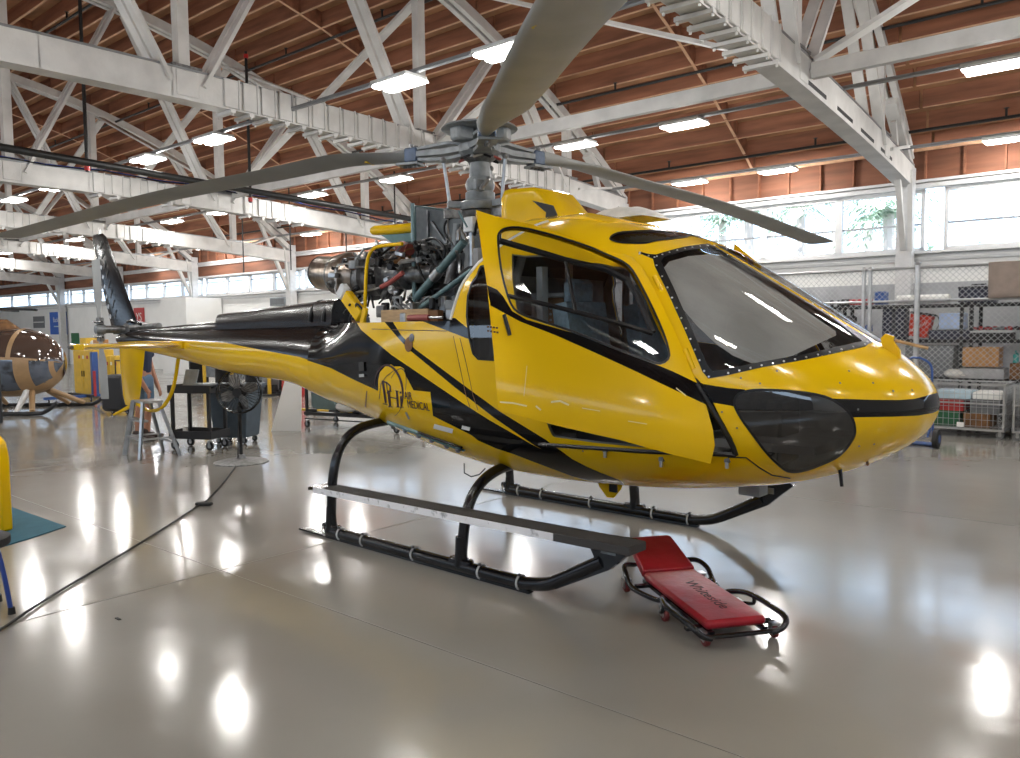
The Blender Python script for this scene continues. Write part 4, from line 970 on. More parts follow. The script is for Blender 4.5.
for x in (-12.3, -6.2, -.6, 5.6): mb.box((x, 0, .0005), (.006, 21, .003), 'floor_joint')
struct(mb, 'trim_1')
# ceiling deck + joists
mb = MB(); ys = [YF+(YB+.3-YF)*i/40 for i in range(41)]
for a, b_ in zip(ys, ys[1:]):
    mb.add([(XL, a, zr(a)+.30), (XR, a, zr(a)+.30), (XR, b_, zr(b_)+.30), (XL, b_, zr(b_)+.30), (XL, a, zr(a)+.36), (XR, a, zr(a)+.36), (XR, b_, zr(b_)+.36), (XL, b_, zr(b_)+.36)], [(0, 1, 2, 3), (7, 6, 5, 4), (0, 4, 5, 1), (3, 2, 6, 7)], 'deck_wood')
ceil = struct(mb, 'ceiling')
TX = [7.15, .80, -5.55, -11.9, -18.3, -24.7, -31.1, -37.5]
BX = [(7.15, 13.4)]+[(TX[i+1], TX[i]) for i in range(7)]+[(-48, -37.5)]
yj = []; y = YC+.25; 
while y < YB-.15: yj.append(y); y += .50/sqrt(1+(2*KA*(y-YC))**2)
y = YC-.25
while y > YF+.2: yj.append(y); y -= .50/sqrt(1+(2*KA*(y-YC))**2)
yj.sort()
def joist(mb, x0, x1, y):
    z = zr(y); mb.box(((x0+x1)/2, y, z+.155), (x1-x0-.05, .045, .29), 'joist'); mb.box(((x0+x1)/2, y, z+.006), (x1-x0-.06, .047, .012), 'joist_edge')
rest = MB()
for bi, (x0, x1) in enumerate(BX):
    for y in yj:
        if bi in (1, 2, 3) and y > (1.0 if bi == 2 else 1.5 if bi == 3 else 3.2):
            mb = MB(); joist(mb, x0, x1, y); mb.build('joist', None, ceil)
        else: joist(rest, x0, x1, y)
o = rest.build('joist', None, ceil); o['kind'] = 'stuff'
for bi, (x0, x1) in enumerate(BX):
    xm = (x0+x1)/2-.1; mb = MB()
    for a, b_ in zip(yj, yj[1:]):
        c = (a+b_)/2; T = Matrix.Translation((xm, c, zr(c)+.15)) @ Matrix.Rotation(math.atan(-2*KA*(c-YC)), 4, 'X')
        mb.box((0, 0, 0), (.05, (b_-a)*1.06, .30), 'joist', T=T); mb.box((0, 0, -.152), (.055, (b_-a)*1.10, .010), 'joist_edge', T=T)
    mb.build('blocking', None, ceil)
# ---- back wall with its window band
ZS, ZT = 2.93, 4.03
WX = [XR, 8.8, 7.15]
mull = []
x = .58
for k in range(60):
    pass
cols = TX
mb = MB(); mb.box(((XL+XR)/2, YB+.1, ZS/2-.02), (XR-XL, .2, ZS-.04), 'wall_white'); mb.box(((XL+XR)/2, YB+.1, (ZT+5.0)/2+.03), (XR-XL, .2, 5.0-ZT), 'wall_white')
wall = struct(mb, 'wall_back')
mb = MB(); mb.box(((XL+XR)/2, YB-.07, ZS-.03), (XR-XL, .16, .05), 'trim_white'); mb.box(((XL+XR)/2, YB-.02, ZS-.16), (XR-XL, .05, .05), 'trim_white'); mb.box(((XL+XR)/2, YB-.04, ZT+.05), (XR-XL, .12, .08), 'trim_white'); mb.box(((XL+XR)/2, YB-.10, ZT+.13), (XR-XL, .08, .05), 'trim_white'); struct(mb, 'trim_2')
mb = MB(); zt0 = ZT+.17; zt1 = zr(YB-.1)+.26
mb.box(((XL+XR)/2, YB-.02, (zt0+zt1)/2), (XR-XL, .05, zt1-zt0), 'rim_wood')
mb.box(((XL+XR)/2, YB-.20, zr(YB-.2)+.02), (XR-XL, .05, .05), 'joist_edge')
x = XL+.3
while x < XR: mb.box((x, YB-.07, (zt0+zt1)/2-.03), (.03, .09, zt1-zt0-.08), 'joist'); x += .62
struct(mb, 'trim_3')
wn = 0; ZT0 = ZT
for bi, (x0, x1) in enumerate(BX):
    ZT = 3.60 if bi > 2 else ZT0
    n = 4; a0, a1 = x0+.16, x1-.16
    for k in range(n):
        wn += 1; xa = a0+(a1-a0)*k/n; xb = a0+(a1-a0)*(k+1)/n
        mb = MB()
        for xx in (xa+.03, xb-.03): mb.box((xx, YB+.04, (ZS+ZT)/2), (.06, .10, ZT-ZS), 'trim_white')
        for zz_ in (ZS+.03, ZT-.03): mb.box(((xa+xb)/2, YB+.04, zz_), (xb-xa, .10, .06), 'trim_white')
        mb.box(((xa+xb)/2, YB+.05, ZS+.48), (xb-xa, .04, .035), 'conduit')
        o = struct(mb, 'window_%d' % wn)
        mb = MB(); mb.box(((xa+xb)/2, YB+.06, (ZS+ZT)/2), (xb-xa-.1, .006, ZT-ZS-.1), 'window_pane'); mb.build('pane', None, o)
ZT = ZT0
mb = MB(); mb.box(((XL-11.9)/2, YB+.05, (3.60+ZT)/2+.02), (-11.9-XL, .16, ZT-3.60+.04), 'rim_wood'); mb.box(((XL-11.9)/2, YB-.05, 3.63), (-11.9-XL, .08, .06), 'trim_white'); struct(mb, 'trim_8')
# lower wall blocks seen behind the fence
mb = MB()
for i, x in enumerate([XL+.25+.41*k for k in range(int((XR-XL)/.41))]):
    if x > -9: mb.box((x+.2, YB-.015, 2.62), (.40, .03, .02), 'trim_white')
mb.box(((XR-9)/2, YB-.012, 1.2), (XR+9, .03, 2.3), 'wall_grey'); struct(mb, 'trim_4')
# front wall behind the camera, with a wide open doorway to each side, and the end walls
mb = MB()
for x0, x1, z0, z1 in [(XL, XR, 4.05, 5.2), (XL, XR, 0, 2.9)]+[(a-.15, a+.15, 2.9, 4.05) for a in TX]: mb.box(((x0+x1)/2, YF-.1, (z0+z1)/2), (x1-x0, .2, z1-z0), 'wall_grey')
struct(mb, 'wall_front')
def end_wall(mb, x):
    pts = [(YF, 0), (YB, 0)]+[(y, zr(y)+.3) for y in [YB-(YB-YF)*i/20 for i in range(21)]]
    mb.prism(pts, .2, 'wall_white', Matrix(((0, 0, 1, x), (1, 0, 0, 0), (0, 1, 0, 0), (0, 0, 0, 1))))
mb = MB(); end_wall(mb, XR+.1); struct(mb, 'wall_right')
mb = MB(); end_wall(mb, XL-.1); struct(mb, 'wall_left')
mb = MB()
for k in range(10): mb.box((XL+.03, -8.6+k*1.9, 3.45), (.03, 1.75, 1.0), mat('sky_panel', (.62, .72, .88), .4) if 'sky_panel' not in M else 'sky_panel')
struct(mb, 'trim_5')
# ---- bowstring trusses
def truss(x, idx, label):
    dz = {1: 0, 2: .09, 3: -.18}.get(idx, -.22); zch = lambda y: 4.47+dz-.0038*(y-YC)**2
    rot = {1: .060, 2: .015}.get(idx, .045)
    t = hthing('roof_truss', label, 'roof truss', x+4*rot, 0, 0, rz=rot)
    ysp = [YF+.15+(YB-.3-YF-.15)*i/36 for i in range(37)]
    mb = MB()
    for s_ in (-1, 1):
        for a, b_ in zip(ysp, ysp[1:]):
            mb.beam((s_*.085, a, zr(a)-.09), (s_*.085, b_, zr(b_)-.09), .065, .15, 'truss_white', up=Vector((1, 0, 0)) if False else Vector((0, 0, 1)), ext=.01)
        for a, b_ in zip(ysp, ysp[1:]): mb.beam((s_*.085, a, zr(a)-.19), (s_*.085, b_, zr(b_)-.19), .10, .04, 'truss_white', ext=.01)
    mb.build('top_chord', None, t)
    mb = MB(); nseg = 14; yy = [YF+.1+(YB-.25-YF-.1)*i/nseg for i in range(nseg+1)]
    for a, b_ in zip(yy, yy[1:]):
        for s_ in (-1, 1): mb.beam((s_*.09, a, zch(a)+.20), (s_*.09, b_, zch(b_)+.20), .075, .34, 'truss_white', ext=.01)
        mb.beam((0, a, zch(a)+.02), (0, b_, zch(b_)+.02), .26, .04, 'truss_white', ext=.01); mb.beam((0, a, zch(a)+.385), (0, b_, zch(b_)+.385), .27, .025, 'conduit', ext=.01)
    mb.build('bottom_chord', None, t)
    nodes = [YC-8.4, YC-4.2, YC, YC+4.2, YC+8.4]; tops = [YC-10.3, YC-6.3, YC-2.1, YC+2.1, YC+6.3, YC+10.2]
    for i, y in enumerate(nodes):
        mb = MB(); mb.beam((0, y, zch(y)+.1), (0, y, zr(y)-.15), .15, .15, 'truss_white'); mb.build('post', None, t)
        for dy, ty in ((-.22, tops[i]), (.22, tops[i+1])):
            mb = MB()
            for s_ in (-1, 1): mb.beam((s_*.10, y+dy, zch(y)+.2), (s_*.10, ty-dy*.6, zr(ty)-.22), .05, .15, 'truss_white', up=Vector((1, 0, 0)))
            mb.build('diagonal', None, t)
        mb = MB(); mb.box((0, y, zch(y)+.41), (.30, .4, .03), 'dull_metal'); mb.box((0, y, zch(y)+.20), (.28, .30, .32), 'truss_white', bev=.01); mb.build('gusset', None, t)
    if idx == 1:
        for y0 in (4.75, 6.0, 7.2, 8.4):
            for s_ in (-1, 1): mb = MB(); mb.beam((s_*.129, y0, zch(y0)+.085), (s_*.129, y0+.75, zch(y0+.75)+.085), .006, .05, 'dark'); mb.build('chord_slot', None, t)
    # clamped splice plates along the bottom chord
    y = -1.2 if idx != 1 else 1.1
    ye = 4.0 if idx != 1 else 5.0
    spans = {1: [(-2.6, 3.75)], 2: [(1.0, 8.6)]}.get(idx, [(1.9, 3.7), (5.2, 7.0)])
    for a, b_ in spans:
        y = a
        while y < b_:
            mb = MB()
            for s_ in (-1, 1): mb.box((s_*.145, y, zch(y)+.20), (.04, .20, .37), 'truss_white', bev=.008); mb.box((s_*.165, y+.11, zch(y)+.20), (.022, .02, .39), 'truss_white'); 
            mb.box((0, y, zch(y)-.035), (.38, .07, .04), 'truss_white'); 
            for s_ in (-1, 1): mb.lathe([(-.08, .014), (.0, .014)], 'truss_white', (s_*.17, y, zch(y)), (0, 0, 1), 6)
            mb.build('splice_clamp', None, t); y += .28 if idx < 3 else .36
    mb = MB(); mb.box((0, YB-.22, 2.2), (.26, .26, 4.4), 'trim_white')
    mb.build('column', None, t)
    mb = MB(); mb.beam((0, YB-.35, 2.95), (0, YB-1.35, zr(YB-1.2)-.3), .09, .11, 'truss_white'); mb.beam((.12, YB-.4, 2.9), (.12, YB-.55, 4.3), .04, .08, 'truss_white'); mb.beam((0, YB-.1, zch(YB)+.35), (0, YB-1.6, zr(YB-1.5)-.2), .2, .14, 'truss_white'); mb.build('knee_brace', None, t)
    return t
tl = ['white bowstring truss over the helicopter nose, running to the column between the bright windows',
      'white bowstring truss whose heavy chord crosses the upper left behind the rotor hub',
      'white bowstring truss just behind the rotor blade pointing left, next beyond the heavy one',
      'white bowstring truss passing over the tail fin, second beyond the rotor',
      'far white bowstring truss above the blue wall banner', 'white bowstring truss above the tan helicopter', 'farthest white bowstring truss at the end of the hangar']
for i, x in enumerate(TX[1:]): truss(x, i+1, tl[i])
# ---- braces between the trusses: one strut and a cross in every bay
bl_ = ['right of the truss over the nose', 'above the rotor hub and raised blade', 'left of the rotor hub', 'over the tail boom', 'over the tail fin', 'over the tan helicopter']
for i in range(6):
    xa, xb = TX[i+1], TX[i]; y = 4.85
    for yy_, nm in ((4.85, ''), (-3.8, 'near row ')):
        L = xb-xa; t = hthing('sway_brace', 'white strut and crossed braces '+bl_[i]+(', near row' if nm else ''), 'roof brace', xa, yy_, 0)
        mb = MB(); mb.beam((.1, 0, 4.62), (L-.1, 0, 4.62), .10, .18, 'truss_white'); mb.build('strut', None, t)
        for sgn in (0, 1):
            mb = MB(); za, zb_ = (4.75, zr(yy_)-.25) if sgn else (zr(yy_)-.25, 4.75); mb.beam((.12, .06*(1 if sgn else -1), za), (L-.12, .06*(1 if sgn else -1), zb_), .05, .17, 'truss_white', up=Vector((0, 1, 0))); mb.build('brace', None, t)
# ---- light fittings on their conduits
FX = [(1, -1.41), (1, -3.13), (1, -7.52), (1, -9.76), (1, -13.97), (1, -16.3), (1, 3.0), (1, 5.1), (1, -20.3), (1, -22.7),
      (2, 2.53), (2, -1.55), (2, -3.57), (2, -8.06), (2, -10.89), (2, -14.9), (2, -17.4), (2, -21.3), (2, -24.0), (2, 5.0), (2, 9.5),
      (3, -8.2), (3, -10.2), (3, -14.6), (3, -16.6), (3, -21), (3, -23), (3, -27.5), (2, -30.5), (2, -34), (2, -36.5), (2, -41), (1, -34), (1, -37), (1, -41), (3, 2.03), (3, -1.75), (3, -3.60), (0, -3.5), (0, -1.5), (0, 3.2), (0, 5.2), (0, -8), (0, -10), (0, -14.5), (0, -16.5), (0, 9.5), (1, 9.5), (-1, -2.5), (-1, 3.5), (-1, 8.5), (-1, -9), (1, -30), (1, -27)]  # left fittings of the row nearest the windows are added to brighten the wall
RY = {1: (1.95, 4.62), 2: (6.25, 4.62), 3: (10.3, 4.52), 0: (-3.2, 4.62), -1: (-7.4, 4.62)}
def fixture():
    t = thing('ceiling_light', '', 'ceiling light')
    mb = MB(); mb.box((0, 0, .07), (.66, .36, .04), 'white_metal', bev=.008)
    for s_ in (-1, 1): mb.add([(-.33, s_*.18, .05), (.33, s_*.18, .05), (.33, s_*.21, .02), (-.33, s_*.21, .02)], [(0, 1, 2, 3)], 'white_metal')
    mb.build('housing', None, t)
    for s_ in (-1, 1): mb = MB(); mb.box((0, s_*.095, .025), (.64, .13, .04), 'lamp', bev=.012); mb.build('lamp_tube', None, t)
    la = bpy.data.lights.new('lamp_light', 'POINT'); la.shadow_soft_size = .10; la.specular_factor = .2; la.energy = LAMP_W; la.color = (1, .975, .93)
    lo = bpy.data.objects.new('lamp_light', la); COL.objects.link(lo); lo.parent = t; lo.location = (0, 0, -.12)
    lb = bpy.data.lights.new('lamp_light', 'AREA'); lb.shape = 'RECTANGLE'; lb.size = .62; lb.size_y = .34; lb.energy = 24; lb.color = (1, .975, .93); lb.specular_factor = .15
    l2 = bpy.data.objects.new('lamp_light', lb); COL.objects.link(l2); l2.parent = t; l2.location = (0, 0, -.01)
    return t
LAMP_W = 85
f0 = fixture()
names = {1: 'row above the tail boom', 2: 'row beyond the rotor hub', 3: 'row nearest the windows', 0: 'row over the camera', -1: 'row over the near floor'}
order = {}
def oword(n): return ['first', 'second', 'third', 'fourth', 'fifth', 'sixth', 'seventh', 'eighth', 'ninth', 'tenth', 'eleventh', 'twelfth', 'thirteenth', 'fourteenth', 'fifteenth', 'sixteenth', 'seventeenth', 'eighteenth'][n]
vis = sorted(FX, key=lambda q: (q[0], -q[1]))
first = True
for k, x in vis:
    y, z = RY[k]; order[k] = order.get(k, -1)+1
    px = proj(hw(x, y, z)); seen = 0 < px[0] < 1020 and 0 < px[1] < 758 and k > 0
    if not seen: order[k] -= 1; order[-9-k] = order.get(-9-k, -1)+1
    lab = ('lit white ceiling light, %s from right in the %s' if seen else 'ceiling light out of view, %s in the %s') % (oword(order[k] if seen else order[-9-k]), names[k])
    o = f0 if first else copy_tree(f0); first = False
    o.location = hw(x, y, z); o.rotation_euler[2] = HA; tag(o, lab, group='hanging ceiling lights'); 
for k, (y, z) in RY.items():
    if k in (0, -1): continue
    mb = MB(); mb.tube([(XL+.5, 0, z+.11), (XR-.5, 0, z+.11)], .022, 'conduit', n=8); mb.box(((XL+XR)/2, 0, z+.135), (XR-XL-1, .045, .02), 'conduit')
    o = hbuild(mb, 'conduit'); o.location = hw(0, y, 0); tag(o, 'grey steel channel and conduit carrying the lights in the '+names[k], 'conduit')
# ---- sprinkler pipes under the roof
for y, lab in ((2.1, 'above the tail boom'), (5.2, 'over mid roof'), (8.3, 'beyond the rotor hub'), (10.35, 'nearest the windows')):
    mb = MB(); z = zr(y)-.16; mb.tube([(XL+.5, 0, z), (XR-.5, 0, z)], .028, 'pipe_black', n=8)
    x = XL+1.2
    while x < XR-1: mb.tube([(x, 0, z), (x, 0, z+.16)], .02, 'pipe_black', n=6); mb.lathe([(.14, .02), (.15, .045), (.16, .02)], 'pipe_black', (x, 0, z), (0, 0, 1), 8); x += 3.05
    o = hbuild(mb, 'sprinkler_pipe'); o.location = hw(0, y, 0); tag(o, 'thin black sprinkler pipe with small heads under the joists '+lab, 'pipe')
mb = MB(); mb.tube([(0, YF+.3, 4.78), (0, YB-.5, 4.01)], .06, 'pipe_black', n=12)
o = hbuild(mb, 'water_main'); o.location = hw(-9.3, 0, 0); tag(o, 'thick black pipe slanting across the roof at upper left, below the rotor blade', 'pipe')
for x, y, z0, z1, lab in ((-10.04, 1.05, 4.36, 7.9, 'black vertical pipe crossing the heavy white chord at upper left'), (-10.78, 4.62, 4.3, 7.4, 'black vertical pipe dropping from a red joint right of the upper left pipe')):
    mb = MB(); mb.tube([(0, 0, z0), (0, 0, z1)], .03, 'pipe_black', n=10); mb.lathe([(0, .045), (.08, .045)], 'red_plastic', (0, 0, z0+.02), (0, 0, 1), 10)
    if y > 2: mb.lathe([(0, .05), (.08, .05)], 'red_plastic', (0, 0, z1-.14), (0, 0, 1), 10)
    o = hbuild(mb, 'drop_pipe'); o.location = hw(x, y, 0); tag(o, lab, 'pipe')
for x, y in ((-17.0, 8.2), (-15.2, 8.6), (-13.2, 9), (-11.2, 9.0)):
    mb = MB(); mb.tube([(0, 0, 3.3), (0, 0, 5.6)], .02, 'pipe_black', n=6); o = hbuild(mb, 'hanger_rod'); o.location = hw(x, y, 0); tag(o, 'thin black hanger rod in front of the far windows above the tail boom', 'rod', 'hanger rods before the far windows')
mb = MB(); P = []
for i in range(40): y = YF+.5+(YB-1.2-YF)*i/39; P.append((-11.65, y, zch(y)+.24+.02*sin(i*1.7)))
mb.tube(P, .018, 'cable_blue', n=6); mb.tube([(p[0]+.07, p[1], p[2]-.02) for p in P], .012, 'seal', n=6); o = hbuild(mb, 'data_cable'); tag(o, 'blue and black cables lying along the truss chord at left', 'cable')
# ================================================================== things in the hangar
def simple(mb, name, label, cat, x, y, z=0, rz=0, group=None, m=None):
    o = mb.build(name, m); o.location = hw(x, y, z); o.rotation_euler[2] = HA+rz; return tag(o, label, cat, group)
def caster(mb_parent, x, y, r=.04, m='rubber', name='caster', stem=.03):
    mb = MB(); mb.lathe([(-.014, r*.92), (-.010, r), (.010, r), (.014, r*.92)], m, (x, y, r), (0, 1, 0), 14); mb.lathe([(-.016, r*.45), (.016, r*.45)], 'metal', (x, y, r), (0, 1, 0), 10)
    mb.box((x, y, 2*r+.008), (.06, .05, .012), 'metal')
    for s_ in (-1, 1): mb.box((x, y+s_*.021, r*1.45), (.035, .004, r*1.2), 'metal')
    return mb.build(name, None, mb_parent)
# ---- red creeper beside the near skid (in helicopter axes)
cr = thing('mechanic_creeper', 'red padded creeper with black tube frame and raised headrest, at the near skid toe', 'creeper', (2.39, -.745, 0), radians(-35.8))
def cushion(mb, L, W, H, m, T, n=10, puff=.012):
    mb.box((0, 0, 0), (L, W, H), m, T=T, bev=.016); return mb
mb = MB(); cushion(mb, .86, .345, .05, 'red_vinyl', Matrix.Translation((0, 0, .115))); mb.build('pad', None, cr, bevel=.004)
mb = MB(); T = Matrix.Translation((-.43, 0, .125)) @ Matrix.Rotation(radians(21), 4, 'Y') @ Matrix.Translation((-.165, 0, 0)); mb.prism([(-.185, -.13), (-.165, -.15), (.165, -.172), (.165, .172), (-.165, .15), (-.185, .13)], .055, 'red_vinyl', T); mb.build('headrest', None, cr, bevel=.012)
fr = bpy.data.objects.new('frame', None); COL.objects.link(fr); fr.parent = cr
for s_ in (-1, 1):
    mb = MB(); W = .29
    mb.tube(spline([(-.62, s_*.15, .13), (-.56, s_*.24, .15), (-.46, s_*.27, .13), (-.38, s_*.27, .075), (-.25, s_*.24, .065), (-.12, s_*.2, .07), (-.05, s_*.205, .11), (.05, s_*.25, .135), (.16, s_*.275, .135), (.30, s_*.275, .135), (.42, s_*.27, .135), (.475, s_*.255, .12), (.49, s_*.22, .09), (.48, s_*.17, .07)], 4), .016, 'tube_black', n=10); mb.build('side_tube', None, fr)
    mb = MB(); mb.tube(spline([(.02, s_*.19, .07), (.05, s_*.26, .07), (.11, s_*.275, .09), (.12, s_*.27, .13)], 4), .011, 'tube_black', n=8); mb.build('side_tube', None, fr)
mb = MB(); mb.tube([(.475, -.18, .075), (.475, .18, .075)], .0125, 'tube_black', n=10); mb.tube([(-.62, -.15, .13), (-.63, 0, .13), (-.62, .15, .13)], .0125, 'tube_black', n=10)
for x in (-.35, .35): mb.box((x, 0, .082), (.035, .5, .018), 'tube_black')
for s_ in (-1, 1): mb.box((0, s_*.15, .08), (.9, .03, .022), 'tube_black')
mb.build('cross_rail', None, fr)
for x, y in ((-.50, -.25), (-.50, .25), (.02, -.22), (.38, .24), (.40, -.16), (.02, .22)): caster(cr, x, y, .036, mat('caster_red', (.16, .02, .02), .4) if 'caster_red' not in M else 'caster_red')
text_obj('pad_lettering', 'Whiteside', .10, 'ink', cr, (.04, .02, .1412), (0, 0, 0), .0004, font_scale=(1.15, .95))
# ---- chain link fence
FY = 8.9; FT = 2.50
fe = hthing('chain_link_fence', 'tall chain link fence with galvanized posts before the shelves at right', 'fence', 0, FY)
for x in (-5.0, -1.9, 1.10, 4.2, 7.3):
    mb = MB(); mb.tube([(x, 0, 0), (x, 0, FT+.03)], .042, 'galv', n=12); mb.sphere((x, 0, FT+.06), (.05, .05, .035), 'galv', 10, 6); mb.build('fence_post', None, fe)
for x in (.40, .30): mb = MB(); mb.tube([(x, -.02, 0), (x, -.02, FT-.03)], .03, 'galv', n=10); mb.sphere((x, -.02, FT+.0), .045, 'galv', 10, 6); mb.build('gate_post', None, fe)
for z in (FT, 1.98, .06): mb = MB(); mb.tube([(-8, 0, z), (9, 0, z)], .02, 'galv', n=8); mb.build('fence_rail', None, fe)
mb = MB(); p = .088; x0, x1 = -2.2, 4.4
def dia(mb, sgn):
    k = 0; h = FT-.06; s0 = x0-h if sgn > 0 else x0
    s_ = s0
    while s_ < (x1 if sgn > 0 else x1+h):
        # line x = s + sgn*z ; clip to x0..x1
        za, zb = 0.06, FT; xa, xb = s_+sgn*(za), s_+sgn*(zb)
        lo, hi = 0, 1
        if xa < x0 or xb < x0:
            t = (x0-xa)/(xb-xa); lo, hi = (max(lo, t), hi) if xb > xa else (lo, min(hi, t))
        if xa > x1 or xb > x1:
            t = (x1-xa)/(xb-xa); lo, hi = (lo, min(hi, t)) if xb > xa else (max(lo, t), hi)
        if hi > lo: mb.tube([(xa+(xb-xa)*lo, sgn*.003, za+(zb-za)*lo), (xa+(xb-xa)*hi, sgn*.003, za+(zb-za)*hi)], .0032, 'galv', n=4, cap=False)
        s_ += p
dia(mb, 1); dia(mb, -1)
o = mb.build('chain_mesh', None, fe, fixn=False); o['kind'] = 'stuff'
# ---- shelving behind the fence
def rack(x0, x1, lab):
    t = hthing('shelving_unit', lab, 'shelf', (x0+x1)/2, 9.95); L = x1-x0
    for z in (.12, .74, 1.36, 1.94): mb = MB(); mb.box((0, 0, z-.03), (L, .75, .05), 'dark', bev=.006); mb.build('shelf_board', None, t)
    for sx in (-1, 1):
        for y in (-.35, .35): mb = MB(); mb.box((sx*(L/2-.03), y, 1.02), (.05, .05, 2.04), 'dark'); mb.build('upright', None, t)
    return t
rack(-.35, 1.62, 'black steel shelving behind the fence, left unit with the red bag'); rack(1.7, 3.7, 'black steel shelving behind the fence, right unit with the cardboard box'); rack(-2.4, -.42, 'black steel shelving behind the fence near the helicopter windscreen edge')
def rbox(name, lab, cat, x, y, z, d, m, rz=0, lid=None, bev=.01, group=None):
    t = hthing(name, lab, cat, x, y, z, rz, group); mb = MB(); mb.box((0, 0, d[2]/2), d, m, bev=bev); mb.build('body', None, t)
    if lid: mb = MB(); mb.box((0, 0, d[2]+.012), (d[0]+.02, d[1]+.02, .03), lid, bev=.006); mb.build('lid', None, t)
    return t
for n, c, r in (('bin_blue', (.42, .55, .80), .4), ('navy', (.012, .014, .035), .5), ('cardboard', (.45, .24, .10), .85), ('red_bag', (.52, .045, .02), .7), ('canvas', (.24, .19, .16), .9), ('grey_box', (.16, .17, .18), .6), ('pale_blue', (.45, .58, .66), .5), ('green_dark', (.02, .12, .05), .6), ('steel_blue', (.03, .09, .30), .4), ('pink', (.5, .08, .12), .6), ('tool_red', (.45, .03, .03), .5), ('teal_bottle', (.05, .35, .33), .4), ('cab_yellow', (.72, .46, .04), .5), ('tan', (.38, .24, .12), .4), ('skin', (.45, .22, .14), .6), ('shirt', (.015, .025, .06), .9), ('denim', (.10, .17, .26), .9), ('boot', (.04, .025, .02), .7), ('bin_grey', (.075, .10, .125), .55), ('mat_blue', (.03, .12, .17), .9), ('stool_blue', (.02, .06, .30), .35), ('banner_blue', (.03, .12, .50), .6), ('cowl_teal', (.10, .15, .15), .5)): mat(n, c, r, noise=.15)
mb = MB(); mb.lathe([(0, .06), (.02, .075), (.78, .075), (.80, .06)], 'paper', (-.4, 0, .075), (1, 0, .0), 14); simple(mb, 'packing_roll', 'long white roll lying on the top shelf behind the fence', 'roll', .98, 9.75, 1.95)
t = rbox('storage_case', 'black hard case on the top shelf right of the white roll', 'case', 1.78, 9.8, 1.935, (.50, .40, .24), 'navy', lid='dark'); mb = MB(); mb.tube([(-.1, 0, .25), (-.1, 0, .30), (.1, 0, .30), (.1, 0, .25)], .012, 'dark'); mb.build('handle', None, t)
mb = MB(); vs = []; nx, nz = 14, 8
for i in range(nx):
    for j in range(nz): vs.append((-.42+.84*i/(nx-1), -.02+.012*sin(i*1.1+j*.4), .53*j/(nz-1)))
mb.add(vs, [(i*nz+j, (i+1)*nz+j, (i+1)*nz+j+1, i*nz+j+1) for i in range(nx-1) for j in range(nz-1)], 'canvas', True); o = mb.build('canvas_cover', None); o.modifiers.new('s', 'SOLIDIFY').thickness = .012; o.location = hw(2.50, FY-.045, 1.99); o.rotation_euler[2] = HA; tag(o, 'brown canvas cover hung over the fence top at the right picture edge', 'canvas')
# red tilted bag
t = hthing('tool_bag', 'tilted red bag with black top and white script on the middle shelf', 'bag', .93, 9.72, 1.372, 0)
T = Matrix.Rotation(radians(9), 4, 'Y'); mb = MB(); mb.loft([[(x*w, y*d, z) for x, y in ((-.5, -.5), (.5, -.5), (.5, .5), (-.5, .5))] for z, w, d in ((.03, .27, .20), (.2, .31, .22), (.40, .335, .20))], 'red_bag', smooth=False)
for v in range(len(mb.v)): mb.v[v] = tuple(T @ Vector(mb.v[v]))
mb.build('body', None, t, bevel=.01)
mb = MB(); mb.box((0, 0, .415), (.35, .21, .035), 'dark', T=T, bev=.008); mb.build('top_band', None, t)
mb = MB(); mb.tube(spline([(.20, -.05, .40), (.30, -.07, .36), (.33, -.07, .25), (.26, -.07, .12), (.17, -.08, .08)], 5), .010, 'rubber'); mb.build('strap', None, t)
mb = MB()
for i in range(5): x = -.12+.055*i; mb.tube([(x, -.118+.003*i*0, .10+.03*i), (x+.02, -.119, .16+.03*i), (x+.035, -.119, .11+.03*i), (x+.05, -.119, .15+.03*i)], .005, 'paper', n=5)
mb.build('script_mark', None, t)
rbox('plastic_bin', 'pale blue plastic bin on the middle shelf right of the red bag', 'bin', 1.44, 9.75, 1.526, (.36, .3, .26), 'bin_blue')
rbox('tray_stack', 'black tray under the pale blue bin on the middle shelf', 'tray', 1.42, 9.78, 1.362, (.60, .4, .15), 'navy')
rbox('tool_tray', 'flat grey tray with red tools on the middle shelf at right', 'tray', 2.0, 9.78, 1.362, (.55, .4, .11), 'dark', lid='galv')
rr = random.Random(11)
for i in range(7):
    x = 1.78+i*.10; mb = MB(); mb.lathe([(-.09, .02), (.03, .022), (.035, .035), (.09, .03)], ['tool_red', 'dark', 'tool_red', 'grey_box'][i % 4], (0, 0, .035), (1, rr.uniform(-.6, .6), 0), 10); simple(mb, 'hand_tool', '%s hand tool lying on the flat tray, %s' % (['red', 'black', 'red', 'grey'][i % 4], ['leftmost', 'second from left', 'third from left', 'in the middle', 'third from right', 'second from right', 'rightmost'][i]), 'tool', x, 9.72, 1.501)
rbox('storage_case', 'black case on the middle shelf, farthest right', 'case', 2.75, 9.8, 1.362, (.6, .4, .34), 'dark', lid='navy')
rbox('carton', 'open cardboard carton on the lower shelf above the wire cart', 'box', 1.88, 9.7, .93, (.50, .4, .31), 'cardboard')
rbox('steel_tray', 'stack of silver trays under the cardboard carton', 'tray', 1.90, 9.72, .742, (.62, .42, .17), 'galv')
rbox('grey_crate', 'grey crate on the lower shelf left of the carton', 'crate', 1.12, 9.8, .742, (.72, .4, .52), 'grey_box')
mb = MB(); mb.lathe([(0, .04), (.13, .04), (.16, .015), (.19, .015)], 'teal_bottle'); simple(mb, 'bottle', 'teal bottle on the lower shelf at the right edge', 'bottle', 2.33, 9.7, 1.0); rbox('wood_crate', 'small dark crate carrying the teal bottle', 'crate', 2.42, 9.75, .742, (.3, .35, .255), 'brown')
